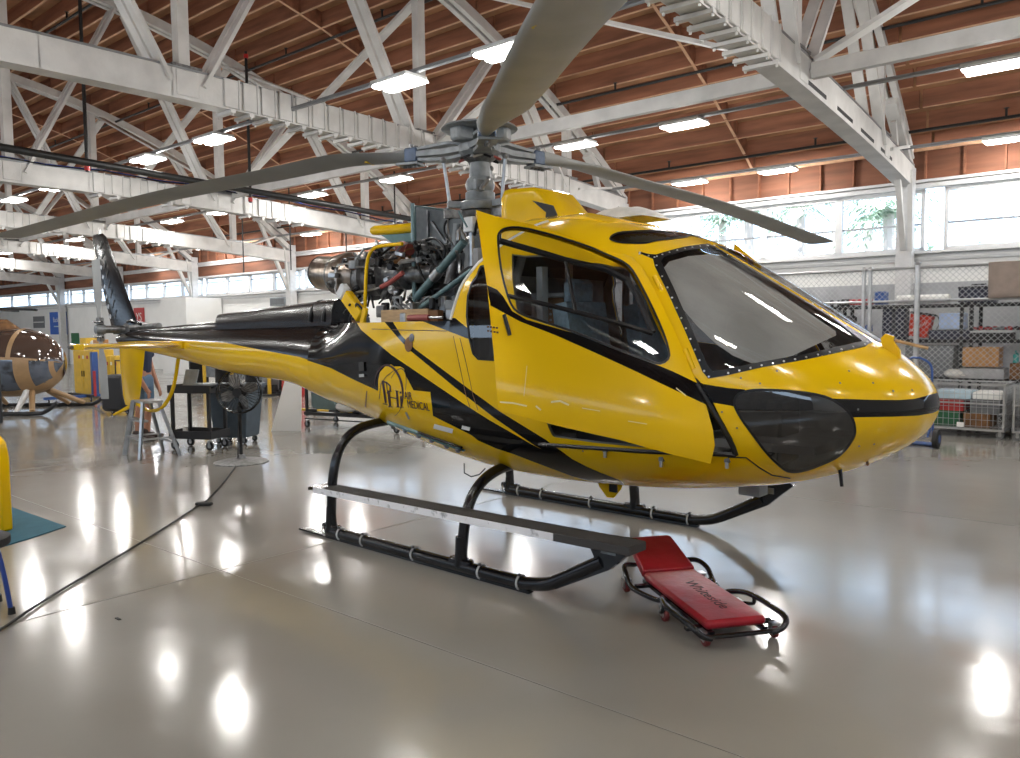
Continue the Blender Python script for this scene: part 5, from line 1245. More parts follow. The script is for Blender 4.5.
mb = MB(); mb.sphere((0, 0, .07), (.17, .12, .08), 'white_cloth', 12, 8); mb.sphere((.12, .02, .05), (.10, .10, .055), 'white_cloth', 10, 6); simple(mb, 'rag_heap', 'heap of pale rags beside the silver trays', 'rags', 1.52, 9.58, .745); 
for x, z, d, m, lab in ((.33, 1.95, (.16, .25, .22), 'steel_blue', 'blue box on the top shelf by the gate post'), (-.02, 1.362, (.3, .3, .12), 'pink', 'red folded hose case beside the gate post'), (.0, 1.95, (.32, .3, .10), 'tool_red', 'orange red tray on the top shelf left of the gate post'), (.02, 1.50, (.28, .28, .12), 'steel_blue', 'blue tray stacked on the red case by the gate')): rbox('tool_box', lab, 'box', x, 9.75, z if z != 1.50 else 1.485, d, m)
for i, (x, z) in enumerate(((-.25, 1.94), (-.22, 1.64), (.45, 1.362), (.66, 1.362), (-.55, 1.362), (.55, .742), (-.1, .742))):
    mb = MB(); mb.lathe([(0, .10), (.02, .13), (.10, .13), (.12, .10), (.10, .05), (.02, .05)], 'dark', (0, 0, 0), (0, 0, 1), 18) if i not in (2, 3) else mb.box((0, 0, .26), (.15, .3, .52), 'navy', bev=.02)
    if i == 1: mb.box((0, 0, -.139), (.3, .3, .276), 'grey_box', bev=.01)
    simple(mb, 'hose_coil' if i not in (2, 3) else 'battery_pack', ['black coil on the top shelf, left end', 'black coil on a grey box by the windscreen edge', 'tall black pack left of the red bag, nearer the gate', 'tall black pack beside the red bag', 'black coil on the middle shelf far left', 'black coil on the lower shelf beside the crate', 'black coil on the lower shelf far left'][i], 'coil' if i not in (2, 3) else 'pack', x, 9.8, z+(.0 if i != 1 else .0))
# ---- wire cage carts
def cage(x0, y0, L, lab, fill):
    t = hthing('wire_cart', lab, 'cart', x0+L/2, y0+.4); D = .75; zb, zt = .13, .76
    mb = MB(); mb.box((0, 0, zb-.01), (L, D, .03), 'galv'); mb.build('base', None, t)
    for sx in (-1, 1):
        for sy in (-1, 1): mb = MB(); mb.box((sx*(L/2-.015), sy*(D/2-.015), (zb+zt)/2), (.03, .03, zt-zb), 'galv'); mb.build('corner_post', None, t)
    for side in range(4):
        mb = MB(); W = L if side < 2 else D; n = int(W/.066)
        P = (lambda u, z: (u, -D/2 if side == 0 else D/2, z)) if side < 2 else (lambda u, z: (-L/2 if side == 2 else L/2, u, z))
        for i in range(n+1): u = -W/2+W*i/n; mb.tube([P(u, zb), P(u, zt)], .0035, 'galv', n=4, cap=False)
        for z in (zb+.04, zb+.13, zb+.22, zb+.31, zb+.40, zb+.49, zb+.56): mb.tube([P(-W/2, z), P(W/2, z)], .0035, 'galv', n=4, cap=False)
        for z in (zt, zb+.36): mb.box(P(0, z), (W if side < 2 else .022, D*0+.022 if side < 2 else W, .022), 'galv')
        mb.build('wire_panel', None, t, fixn=False)
    mb = MB(); mb.box((-.02, -D/2-.008, .18), (.09, .006, .07), 'paper'); mb.build('cart_label', None, t)
    for sx in (-1, 1):
        for sy in (-1, 1): caster(t, sx*(L/2-.06), sy*(D/2-.06), .05, 'grey_box')
    for i, (dx, dz, d, m, lb) in enumerate(fill): rbox('parts_box', lb, 'box', x0+L/2+dx, y0+.4, dz, d, m, bev=.008)
cage(1.42, 7.98, 1.05, 'galvanized wire cage cart full of boxes before the fence, just right of the helicopter nose', [(-.25, .136, (.36, .5, .22), 'green_dark', 'dark green box in the left bottom of the first wire cart'), (.16, .136, (.34, .5, .20), 'brown', 'brown box in the bottom of the first wire cart'), (-.22, .357, (.42, .5, .17), 'tool_red', 'red and clear box in the middle of the first wire cart'), (.25, .337, (.36, .5, .20), 'grey_box', 'grey box at upper right in the first wire cart'), (-.15, .53, (.46, .5, .12), 'pale_blue', 'pale blue tray on top in the first wire cart'), (.28, .54, (.36, .5, .10), 'paper', 'white flat box on top in the first wire cart')])
cage(2.56, 7.98, 1.05, 'second wire cage cart cut by the right picture edge', [(-.2, .136, (.5, .5, .25), 'navy', 'dark box in the second wire cart'), (-.2, .39, (.5, .5, .2), 'paper', 'white box in the second wire cart')])
# ---- hand truck behind the nose
t = hthing('hand_truck', 'blue hand truck with curved handle and black wheels behind the helicopter nose', 'hand truck', 1.68, 6.75, 0, 0)
mb = MB()
for s_ in (-1, 1): mb.tube(spline([(-.02+s_*.19, .03, .10), (-.05+s_*.19, .05, .85), (-.05+s_*.17, .04, 1.08), (-.05+s_*.06, .02, 1.17), (-.05, .02, 1.175)], 5), .015, 'steel_blue', n=10)
for z in (.3, .55, .8): mb.tube([(-.2, .04, z), (.16, .04, z)], .012, 'steel_blue')
mb.build('frame', None, t); mb = MB(); mb.box((-.03, .14, .02), (.42, .24, .012), 'steel_blue'); mb.build('toe_plate', None, t)
for s_ in (-1, 1): mb = MB(); mb.lathe([(-.035, .09), (-.03, .125), (.03, .125), (.035, .09)], 'rubber', (s_*.24, -.10, .126), (1, 0, 0), 20); mb.lathe([(-.04, .055), (.04, .055)], 'steel_blue', (s_*.24, -.10, .126), (1, 0, 0), 14); mb.build('wheel', None, t)
mb = MB(); mb.tube([(-.24, -.10, .126), (.24, -.10, .126)], .012, 'metal'); mb.beam((-.16, -.10, .126), (-.18, .04, .3), .02, .02, 'steel_blue'); mb.beam((.13, -.10, .126), (.15, .04, .3), .02, .02, 'steel_blue'); mb.build('axle', None, t)
# ---- left: step ladder, cart, bin, fan
t = hthing('step_ladder', 'small grey metal platform ladder under the tail fin', 'ladder', -6.03, .02, 0, radians(-8)); 
for sx in (-1, 1):
    mb = MB(); mb.beam((sx*.31, -.20, 0), (sx*.19, -.10, .72), .03, .06, 'metal'); mb.build('front_rail', None, t); mb = MB(); mb.beam((sx*.33, .30, 0), (sx*.19, .10, .72), .03, .04, 'metal'); mb.build('rear_leg', None, t)
for z in (.25, .48, .72):
    f = 1-z/.72; mb = MB(); mb.box((0, -.10-.10*f+.03+(.09 if z > .7 else 0), z), (.40+.22*f, .10 if z < .7 else .26, .03), 'metal', bev=.004); mb.build('step', None, t)
mb = MB(); mb.beam((-.31, .25, .18), (.31, .25, .18), .02, .03, 'metal'); mb.beam((-.26, -.15, .25), (-.26, .24, .25), .02, .02, 'metal'); mb.beam((.26, -.15, .25), (.26, .24, .25), .02, .02, 'metal'); mb.build('brace', None, t)
t = hthing('utility_cart', 'black two-tier utility cart between the step ladder and the grey bin', 'cart', -6.08, .78, 0, radians(25))
for z in (.17, .80):
    mb = MB(); mb.box((0, 0, z), (.66, .42, .02), 'dark')
    for s_ in (-1, 1): mb.box((0, s_*.21, z+.04), (.68, .02, .11), 'dark', bev=.005); mb.box((s_*.33, 0, z+.04), (.02, .42, .11), 'dark', bev=.005)
    mb.build('tray', None, t)
for sx in (-1, 1):
    for sy in (-1, 1): mb = MB(); mb.box((sx*.29, sy*.18, .48), (.045, .045, .62), 'dark', bev=.006); mb.build('post', None, t); caster(t, sx*.28, sy*.17, .06, 'rubber')
mb = MB(); mb.tube([(.33, -.17, .86), (.43, -.17, .90), (.43, .17, .90), (.33, .17, .86)], .014, 'dark'); mb.build('handle', None, t)
rbox('instrument_case', 'light grey case on the utility cart top', 'case', -5.96, .84, .812, (.30, .24, .10), 'panel_grey')
t = hthing('test_monitor', 'grey tilted panel standing on the left of the utility cart', 'panel', -6.22, .70, .812, .3); mb = MB(); mb.box((0, .06, .15), (.24, .02, .28), 'panel_grey', rot=Matrix.Rotation(-.3, 3, 'X'), bev=.005); mb.build('screen_shell', None, t); mb = MB(); mb.box((0, 0, .01), (.26, .18, .02), 'dark'); mb.build('base', None, t)
rbox('parts_bottle', 'small white bottle on the lower tray of the utility cart', 'bottle', -6.25, .66, .182, (.06, .06, .12), 'paper', bev=.015)
t = hthing('waste_bin', 'large blue-grey wheeled bin behind the pedestal fan', 'bin', -6.20, 1.42, 0, radians(30))
mb = MB(); mb.loft([[(x*w, y*d, z) for x, y in ((-.5, -.5), (.5, -.5), (.5, .5), (-.5, .5))] for z, w, d in ((.09, .50, .40), (.78, .62, .5), (.79, .68, .56), (.83, .68, .56))], 'bin_grey', smooth=False); mb.build('tub', None, t, bevel=.015)
mb = MB(); mb.box((0, 0, .84), (.7, .58, .035), 'bin_grey', bev=.012); mb.build('lid', None, t)
for sx in (-1, 1):
    for sy in (-1, 1): caster(t, sx*.2, sy*.15, .04)
t = hthing('pedestal_fan', 'black pedestal fan with wire cage head and round floor base under the tail boom', 'fan', -4.53, .48, 0, radians(46))
mb = MB(); mb.lathe([(0, .33), (.012, .33), (.03, .26), (.05, .06), (.10, .045)], 'dull_metal', n=32); mb.build('base', None, t)
mb = MB(); mb.lathe([(.05, .022), (.62, .022), (.63, .03), (.70, .03)], 'tube_black', n=12); mb.tube([(0, 0, .66), (0, .06, .80), (0, .10, .87)], .02, 'tube_black'); mb.build('pole', None, t)
mb = MB(); mb.lathe([(.02, .05), (.06, .085), (.20, .085), (.24, .05)], 'dark', (0, -.02, .88), (0, 1, 0), 16); mb.build('motor', None, t)
mb = MB(); R0 = .265
for k, (yy, R) in enumerate(((-.09, .255), (-.03, R0), (.03, R0), (.085, .25))): mb.tube([(R*cos(a), yy, .88+R*sin(a)) for a in [2*pi*i/36 for i in range(36)]], .010 if k in (1, 2) else .004, 'tube_black', closed=True, n=6)
for i in range(36):
    a = 2*pi*i/36
    for yy, y2 in ((-.11, -.03), (.09, .03)): mb.tube([(.05*cos(a), yy, .88+.05*sin(a)), (.2*cos(a+.1), yy, .88+.2*sin(a+.1)), (R0*cos(a+.15), y2, .88+R0*sin(a+.15))], .0022, 'tube_black', n=4, cap=False)
mb.lathe([(0, .055), (.012, .05)], 'dark', (0, -.115, .88), (0, -1, 0), 16); mb.build('cage', None, t, fixn=False)
mb = MB()
for k in range(4):
    a = 2*pi*k/4+.4; T = Matrix.Translation((0, 0, .88)) @ Matrix.Rotation(-a, 4, 'Y') @ Matrix.Rotation(.45, 4, 'X')
    mb.prism([(.04, -.02), (.12, -.08), (.22, -.07), (.235, .02), (.15, .07), (.04, .03)], .004, 'dull_metal', T @ Matrix.Rotation(pi/2, 4, 'X'))
mb.build('blades', None, t)
P = [hat(x, y, 'z', .012) for x, y in ((0, 630), (40, 603), (90, 573), (140, 543), (175, 521), (196, 507), (205, 502), (214, 493), (224, 482), (233, 470), (239, 461))]
mb = MB(); mb.tube(spline([tuple(p) for p in [hat(-60, 668, 'z', .012)]+P]+[(-4.50, .42, .10), (-4.52, .45, .5)], 5), .0085, 'rubber', n=8); q = hat(204, 504, 'z', .02); mb.box((q.x, q.y, .022), (.16, .05, .03), 'rubber', rot=Matrix.Rotation(.6, 3, 'Z'), bev=.008)
o = hbuild(mb, 'power_cord'); tag(o, 'black power cord running over the floor from the lower left to the fan', 'cord')
mb = MB(); mb.box((0, 0, .002), (.05, .016, .004), 'rubber'); o = simple(mb, 'tape_scrap', 'small dark scrap on the floor at lower left', 'scrap', *hat(118, 619, 'z', 0)[:2])
# black rolling case, blue stand
t = hthing('rolling_case', 'tall black soft rolling case standing left of the yellow ventral fin', 'case', -11.7, 2.15, 0, .3); mb = MB(); mb.box((0, 0, .42), (.62, .4, .72), 'dark', bev=.06); mb.build('shell', None, t)
mb = MB(); mb.tube([(-.2, .1, .75), (-.2, .1, 1.05), (.2, .1, 1.05), (.2, .1, .75)], .014, 'dark'); mb.build('pull_handle', None, t)
for s_ in (-1, 1): caster(t, s_*.2, 0, .045)
mb = MB(); mb.box((-.1, -.205, .5), (.04, .006, .05), 'paper'); mb.build('name_tag', None, t)
t = hthing('engine_hoist', 'blue and black shop crane standing between the yellow cabinet and the tail rotor', 'crane', -15.35, 3.2, 0)
mb = MB(); mb.box((-.05, 0, .62), (.12, .14, 1.05), 'steel_blue', bev=.01); mb.box((.05, -.05, .4), (.05, .05, .6), 'tool_red'); mb.build('mast', None, t); mb = MB(); mb.box((0, -.5, .12), (.08, 1.3, .06), 'steel_blue'); mb.box((-.4, -.2, .12), (1.3, .08, .06), 'dark'); mb.build('legs', None, t)
for x, y in ((-.9, -.2), (.2, -.2), (0, -1.05), (0, .1)): caster(t, x, y, .045)
# yellow cabinets
def cabinet(x, y, w, h, lab, lid=True):
    t = hthing('storage_cabinet', lab, 'cabinet', x, y); mb = MB(); mb.box((0, 0, h/2+.03), (w, .5, h), 'cab_yellow', bev=.01); mb.build('carcass', None, t)
    for s_ in (-1, 1): mb = MB(); mb.box((s_*w/4, -.262, h/2+.05), (w/2-.02, .02, h-.1), 'cab_yellow', bev=.004); d = mb.build('door', None, t); mb = MB(); mb.box((s_*.06, -.28, h/2), (.02, .02, .14), 'dark'); mb.build('handle', None, d)
    for k in range(3): mb = MB(); mb.box((-.2+.24*k, -.275, h-.16), (.10, .004, .08), ['tool_red', 'paper', 'tool_red'][k]); mb.build('warning_sticker', None, t)
    return t
cabinet(-16.75, 3.75, 1.15, 1.15, 'yellow two-door cabinet with stickers behind the tan helicopter nose'); cabinet(-15.75, 4.0, .5, 1.0, 'narrow yellow cabinet just right of the tail rotor blade')
rbox('parts_crate', 'yellow crate on top of the yellow cabinet', 'crate', -17.0, 3.75, 1.185, (.36, .3, .28), 'cab_yellow'); rbox('oil_jug', 'white jug on the yellow cabinet', 'jug', -16.6, 3.75, 1.185, (.24, .2, .22), 'paper', bev=.04); rbox('parts_crate', 'brown box on the right of the yellow cabinet top', 'box', -16.3, 3.75, 1.185, (.20, .3, .24), 'cardboard')
# work bench behind the person
t = hthing('work_bench', 'long pale work bench with drawers against the far wall beyond the person', 'bench', -15.6, 7.6, 0)
mb = MB(); mb.box((0, 0, .88), (6.5, .7, .05), 'cardboard'); mb.build('bench_top', None, t)
for x in (-3.1, -1.6, 0, 1.6, 3.1): mb = MB(); mb.box((x, 0, .43), (.06, .6, .86), 'dark'); mb.build('leg', None, t)
mb = MB(); mb.box((0, .2, .45), (6.2, .2, .5), 'panel_grey'); mb.build('back_panel', None, t)
rr = random.Random(4)
labs = ['cardboard box', 'white carton', 'grey instrument box', 'yellow tin', 'dark case', 'white jug', 'brown box', 'pale tray']
mm = ['cardboard', 'paper', 'grey_box', 'cab_yellow', 'dark', 'paper', 'brown', 'panel_grey']
pos = ['farthest left', 'second from left', 'third from left', 'left of the middle', 'right of the middle', 'third from right', 'second from right', 'farthest right']
for i in range(8): rbox('bench_box', labs[i]+' on the far work bench, '+pos[i], 'box', -18.3+i*.78, 7.55+rr.uniform(-.1, .1), .906, (rr.uniform(.25, .5), .3, rr.uniform(.15, .45)), mm[i])
for i, x in enumerate((-16.0, -14.6, -12.9)):
    mb = MB(); mb.box((0, 0, .9), (.07, .07, 1.8), 'cab_yellow', bev=.005); mb.box((0, 0, .02), (.4, .4, .04), 'dark'); simple(mb, 'guard_post', 'yellow guard post beyond the utility cart, '+['left', 'middle', 'right'][i]+' of three', 'post', x, 6.3)
# red drum, blower, white panel, work stand
mb = MB(); mb.lathe([(0, .26), (.02, .28), (.25, .28), (.27, .29), (.29, .28), (.56, .28), (.58, .29), (.60, .28), (.84, .28), (.86, .26)], 'red_plastic', n=28); o = simple(mb, 'oil_drum', 'bright red drum on the far floor under the tail boom', 'drum', -12.35, 6.62)
mb = MB(); mb.box((.05, -.285, .55), (.10, .01, .08), 'cab_yellow'); mb.build('drum_label', None, o)
t = hthing('floor_blower', 'round grey drum blower beside the red drum', 'blower', -13.3, 6.6, 0, -.6); mb = MB(); mb.lathe([(-.2, .38), (-.18, .42), (.18, .42), (.2, .38)], 'panel_grey', (0, 0, .52), (0, 1, 0), 24); mb.build('drum_shell', None, t); mb = MB(); mb.box((0, 0, .05), (.7, .5, .06), 'dark'); mb.box((-.3, 0, .2), (.04, .3, .3), 'dark'); mb.box((.3, 0, .2), (.04, .3, .3), 'dark'); mb.build('stand', None, t)
mb = MB(); mb.prism([(0, 0), (.50, 0), (.50, .9), (.27, 1.0)], .025, 'wall_white', Matrix.Rotation(radians(33), 4, 'Z') @ Matrix.Rotation(pi/2-.1, 4, 'X')); o = simple(mb, 'display_board', 'white tapering board leaning beside the dark work stand under the boom', 'board', -6.90, 2.45)
t = hthing('work_stand', 'black wheeled stand carrying a grey-green cowling beneath the tail boom', 'work stand', -5.98, 3.62, 0, radians(12))
mb = MB(); 
for y in (-.38, .38): mb.box((0, y, .24), (1.9, .04, .05), 'dark'); mb.box((0, y, .15), (1.9, .02, .02), 'dark')
for x in (-.93, 0, .93): mb.box((x, 0, .24), (.04, .8, .05), 'dark')
mb.box((0, 0, .235), (1.86, .74, .008), 'dull_metal'); mb.build('base_frame', None, t)
for x in (-.92, .92):
    for y in (-.36, .36): caster(t, x, y, .055, 'rubber'); mb = MB(); mb.box((x, y, .55 if x < 0 else .42), (.04, .04, .7 if x < 0 else .4), 'dark'); mb.build('post', None, t)
t = hthing('loose_cowling', 'grey-green cowling with triangular openings lying on the wheeled stand', 'cowling', -5.98, 3.62, .27, radians(12))
mb = MB(); T = Matrix.Translation((0, -.3, 0)) @ Matrix.Rotation(pi/2, 4, 'X')
mb.prism([(-.86, .08), (-.70, .02), (-.3, .05), (.2, .0), (.9, .10), (.85, .35), (.3, .40), (-.05, .12), (-.35, .12), (-.5, .36), (.3, .44), (.25, .50), (-.86, .52)], .03, 'cowl_teal', T)
T2 = Matrix.Translation((0, .3, 0)) @ Matrix.Rotation(pi/2, 4, 'X'); mb.prism([(-.86, .08), (-.70, .02), (.9, .10), (.85, .35), (.25, .50), (-.86, .52)], .03, 'cowl_teal', T2)
mb.box((0, 0, .05), (1.4, .6, .03), 'cowl_teal'); mb.build('side_skin', None, t)
mb = MB(); mb.sphere((-.1, -.34, .10), (.22, .06, .09), 'white_cloth', 14, 8); mb.build('cloth_wrap', None, t)
t = hthing('spare_blade', 'black and yellow striped blade end resting on the wheeled stand', 'blade', -6.25, 3.26, .275, radians(14))
for i in range(7): mb = MB(); mb.box((-.72+.24*i, -.0, .02), (.24, .12, .03), ('cab_yellow', 'dark')[i % 2], bev=.005); mb.build('stripe', None, t)
mb = MB(); mb.box((-.90, 0, .02), (.12, .11, .028), 'tool_red', bev=.005); mb.build('blade_tip', None, t)
# ---- left edge: cowling on blue mat, stool, black cabinet
mb = MB(); A = [hat(x, y, 'z', 0) for x, y in ((66, 527), (30, 539), (-40, 560), (-90, 530), (-20, 505), (12, 508))]
c = sum((Vector(a) for a in A), Vector())/6
mb.prism([(a.x-c.x, a.y-c.y) for a in A], .008, 'mat_blue'); simple(mb, 'floor_mat', 'blue cloth mat on the floor at the left picture edge', 'mat', c.x, c.y, .0045)
t = hthing('cowling_half', 'yellow cowling with black louvre standing on the blue mat at left', 'cowling', -3.02, -2.62, .01, radians(10))
mb = MB(); T = Matrix.Rotation(pi/2, 4, 'X'); mb.prism([(-.42, 0), (.06, 0), (.06, .62), (.02, .74), (-.08, .80), (-.42, .82)], .10, 'yellow', T); mb.build('shell', None, t, bevel=.02)
mb = MB(); mb.box((-.18, -.055, .32), (.32, .012, .56), 'dark')
for k in range(16): mb.box((-.18, -.064, .08+k*.033), (.30, .006, .012), 'rubber', rot=Matrix.Rotation(.4, 3, 'X'))
mb.build('louvre', None, t)
t = hthing('shop_stool', 'blue tubular stool leg with black foot at the left picture edge', 'stool', -.95, -3.42, 0, 0)
for a in range(4):
    an = radians(40+90*a); mb = MB(); mb.tube(spline([(.10*cos(an), .10*sin(an), .40), (.15*cos(an), .15*sin(an), .39), (.19*cos(an), .19*sin(an), .2), (.215*cos(an), .215*sin(an), .02)], 4), .014, 'stool_blue', n=8); mb.build('leg', None, t)
    mb = MB(); mb.lathe([(0, .022), (.04, .018)], 'rubber', (.218*cos(an), .218*sin(an), 0), (0, 0, 1), 10); mb.build('foot', None, t)
mb = MB(); mb.lathe([(.40, .19), (.41, .2), (.45, .2), (.46, .18)], 'dark', n=24); mb.build('seat', None, t)
t = hthing('tool_trolley', 'tall black trolley edge at the far left in front of the tan helicopter', 'trolley', -10.95, -.42, 0); mb = MB(); mb.box((0, 0, .72), (.55, .4, 1.2), 'dark', bev=.02); mb.build('body', None, t)
for sx in (-1, 1): caster(t, sx*.2, 0, .055)
mb = MB(); mb.box((0, -.21, 1.12), (.5, .02, .2), 'paper'); mb.build('drawer_label', None, t)
# ---- wall things
def sign(x, z, w, h, m, lab, cat, name='wall_banner'):
    t = hthing(name, lab, cat, x, YB-.03, z); mb = MB(); mb.box((0, 0, 0), (w, .02, h), m); mb.build('panel', None, t); return t
t = sign(-38.85, 2.02, 2.1, 1.12, 'banner_blue', 'blue banner with white lettering on the white wall behind the tail rotor', 'banner')
text_obj('banner_lettering', 'Back Bay', .34, 'paper', t, (0, -.013, .16), (pi/2, 0, 0)); mb = MB(); mb.box((0, -.012, -.16), (1.1, .004, .06), 'pale_blue'); mb.build('banner_line', None, t)
t = sign(-30.1, 2.2, .95, .78, 'tool_red', 'red banner with white letters on the white wall just right of the black fin', 'banner'); text_obj('banner_lettering', 'YS', .5, 'paper', t, (0, -.013, -.02), (pi/2, 0, 0))
t = sign(-41.4, 2.1, 1.5, .6, 'grey_box', 'small dark framed window on the wall left of the blue banner', 'frame', 'wall_frame'); mb = MB(); mb.box((0, -.015, 0), (1.4, .01, .05), 'paper'); mb.build('glazing_bar', None, t)
sign(-36.9, 1.15, .9, .75, 'green_dark', 'green edged notice board below the blue banner', 'notice board', 'notice_board')
t = hthing('wall_heater', 'small grey vent box on top of the white wall above the boom', 'vent', -19.2, YB-.25, 2.45); mb = MB(); mb.box((0, 0, .1), (.9, .3, .3), 'panel_grey', bev=.02); mb.build('case', None, t); mb = MB(); mb.box((0, -.155, .1), (.8, .01, .2), 'grey_box'); mb.build('grille', None, t)
mb = MB(); mb.box((0, 0, 1.4), (1.9, 1.4, 2.8), 'wall_white'); o = hbuild(mb, 'trim_7'); o.location = hw(-24.3, YB-.75, 0); o['kind'] = 'structure'
# ---- tan helicopter
th = hthing('small_helicopter', 'tan and brown small egg-shaped helicopter with skids at the far left', 'helicopter', -14.25, 1.05, 0, radians(40))
def egg(x, a, s=1.0, o=0):
    # x from -1 (rear) .. 1 (nose)
    r = max(0, 1-abs(x)**2.7)**.5
    return Vector((x*1.12+o, -.68*r*cos(a)*s, .98+.74*r*sin(a)*s*(1 if sin(a) > 0 else .92)))
def eggpatch(a0, a1, x0, x1, m, name, parent, off=1.0, nx=14, na=14, mirror=True, sgs=None):
    mb = MB()
    for sg in (sgs or ((1, -1) if mirror else (1,))):
        vs = []
        for i in range(nx+1):
            for j in range(na+1):
                x = x0+(x1-x0)*i/nx; a = a0+(a1-a0)*j/na; p = egg(x, a, off); vs.append((p.x*(1 if abs(off-1) < 1e-6 else 1+.0*(off-1)), p.y*sg, p.z))
        mb.add(vs, [(i*(na+1)+j, (i+1)*(na+1)+j, (i+1)*(na+1)+j+1, i*(na+1)+j+1) for i in range(nx) for j in range(na)], m, True)
    return mb.build(name, None, parent, fixn=False)
HP = pi/2
eggpatch(-HP, -.95, -1, 1, 'tan', 'lower_shell', th, 1.0); eggpatch(-.95, HP, -1, -.42, 'tan', 'rear_shell', th, 1.0)
mat('brown_glass', (.07, .045, .035), .08, coat=.6); mat('dark_glass', (.03, .035, .045), .06, coat=.7, col2=(.10, .12, .16), nscale=3, nlo=.45, nhi=.6)
eggpatch(.18, HP, -.42, 1, 'brown_glass', 'roof_glazing', th, 1.0); eggpatch(-.95, .18, -.42, 1, 'dark_glass', 'door_glazing', th, 1.0)
fs = bpy.data.objects.new('window_frames', None); COL.objects.link(fs); fs.parent = th
for a0, a1, x0, x1 in ((.15, .22, -.42, .99), (-1.02, -.90, -.42, .98), (-.95, HP, -.44, -.36), (-.95, .18, .42, .66), (.18, HP, .30, .38), (-.95, .18, .90, .95)):
    for sg in (1, -1): eggpatch(a0, a1, x0, x1, 'tan', 'frame_band', fs, 1.012, 10, 12, sgs=(sg,))
mb = MB(); mb.loft([[(x, r*cos(a), z+r*sin(a)) for a in [2*pi*k/14 for k in range(14)]] for x, r, z in ((-1.0, .45, 1.2), (-1.8, .22, 1.3), (-4.2, .11, 1.4))], 'tan'); mb.build('tail_boom', None, th)
mb = MB(); mb.loft([[(x, w*cos(a), 1.5+h*sin(a)) for a in [2*pi*k/12 for k in range(12)]] for x, w, h in ((-1.2, .1, .1), (-.7, .25, .42), (.0, .22, .40), (.35, .08, .15))], 'brown'); mb.build('engine_fairing', None, th)
mb = MB(); mb.lathe([(0, .10), (.3, .06), (.34, .2), (.40, .2), (.44, .08), (.5, .08)], 'dark', (-.45, 0, 1.75), (0, 0, 1), 14)
mb.build('rotor_head', None, th)
for a in (.3, 1.5, 2.8, 4.0, 5.2): mb = MB(); d = Vector((cos(a), sin(a), 0)); mb.beam(Vector((-.45, 0, 2.13))+d*.15, Vector((-.45, 0, 2.10))+d*.95, .12, .05, 'dark'); mb.build('blade_root', None, th)
for s_ in (-1, 1):
    mb = MB(); y = s_*.95; mb.tube(spline([(-1.3, y, .04), (.9, y, .04), (1.25, y, .07), (1.5, y, .25)], 5), .04, 'dark'); sk = mb.build('skid', None, th)
    for x in (-.6, .55): mb = MB(); mb.tube([(x, s_*.35, .42), (x+(.12 if x > 0 else -.1), y, .06)], [.07, .04], 'white_metal' if s_ < 0 else 'tan'); mb.build('skid_leg', None, th)
    mb = MB(); mb.tube([(.62, s_*.3, .42), (1.0, y, .08)], [.06, .05], 'tan'); mb.build('skid_leg', None, th)
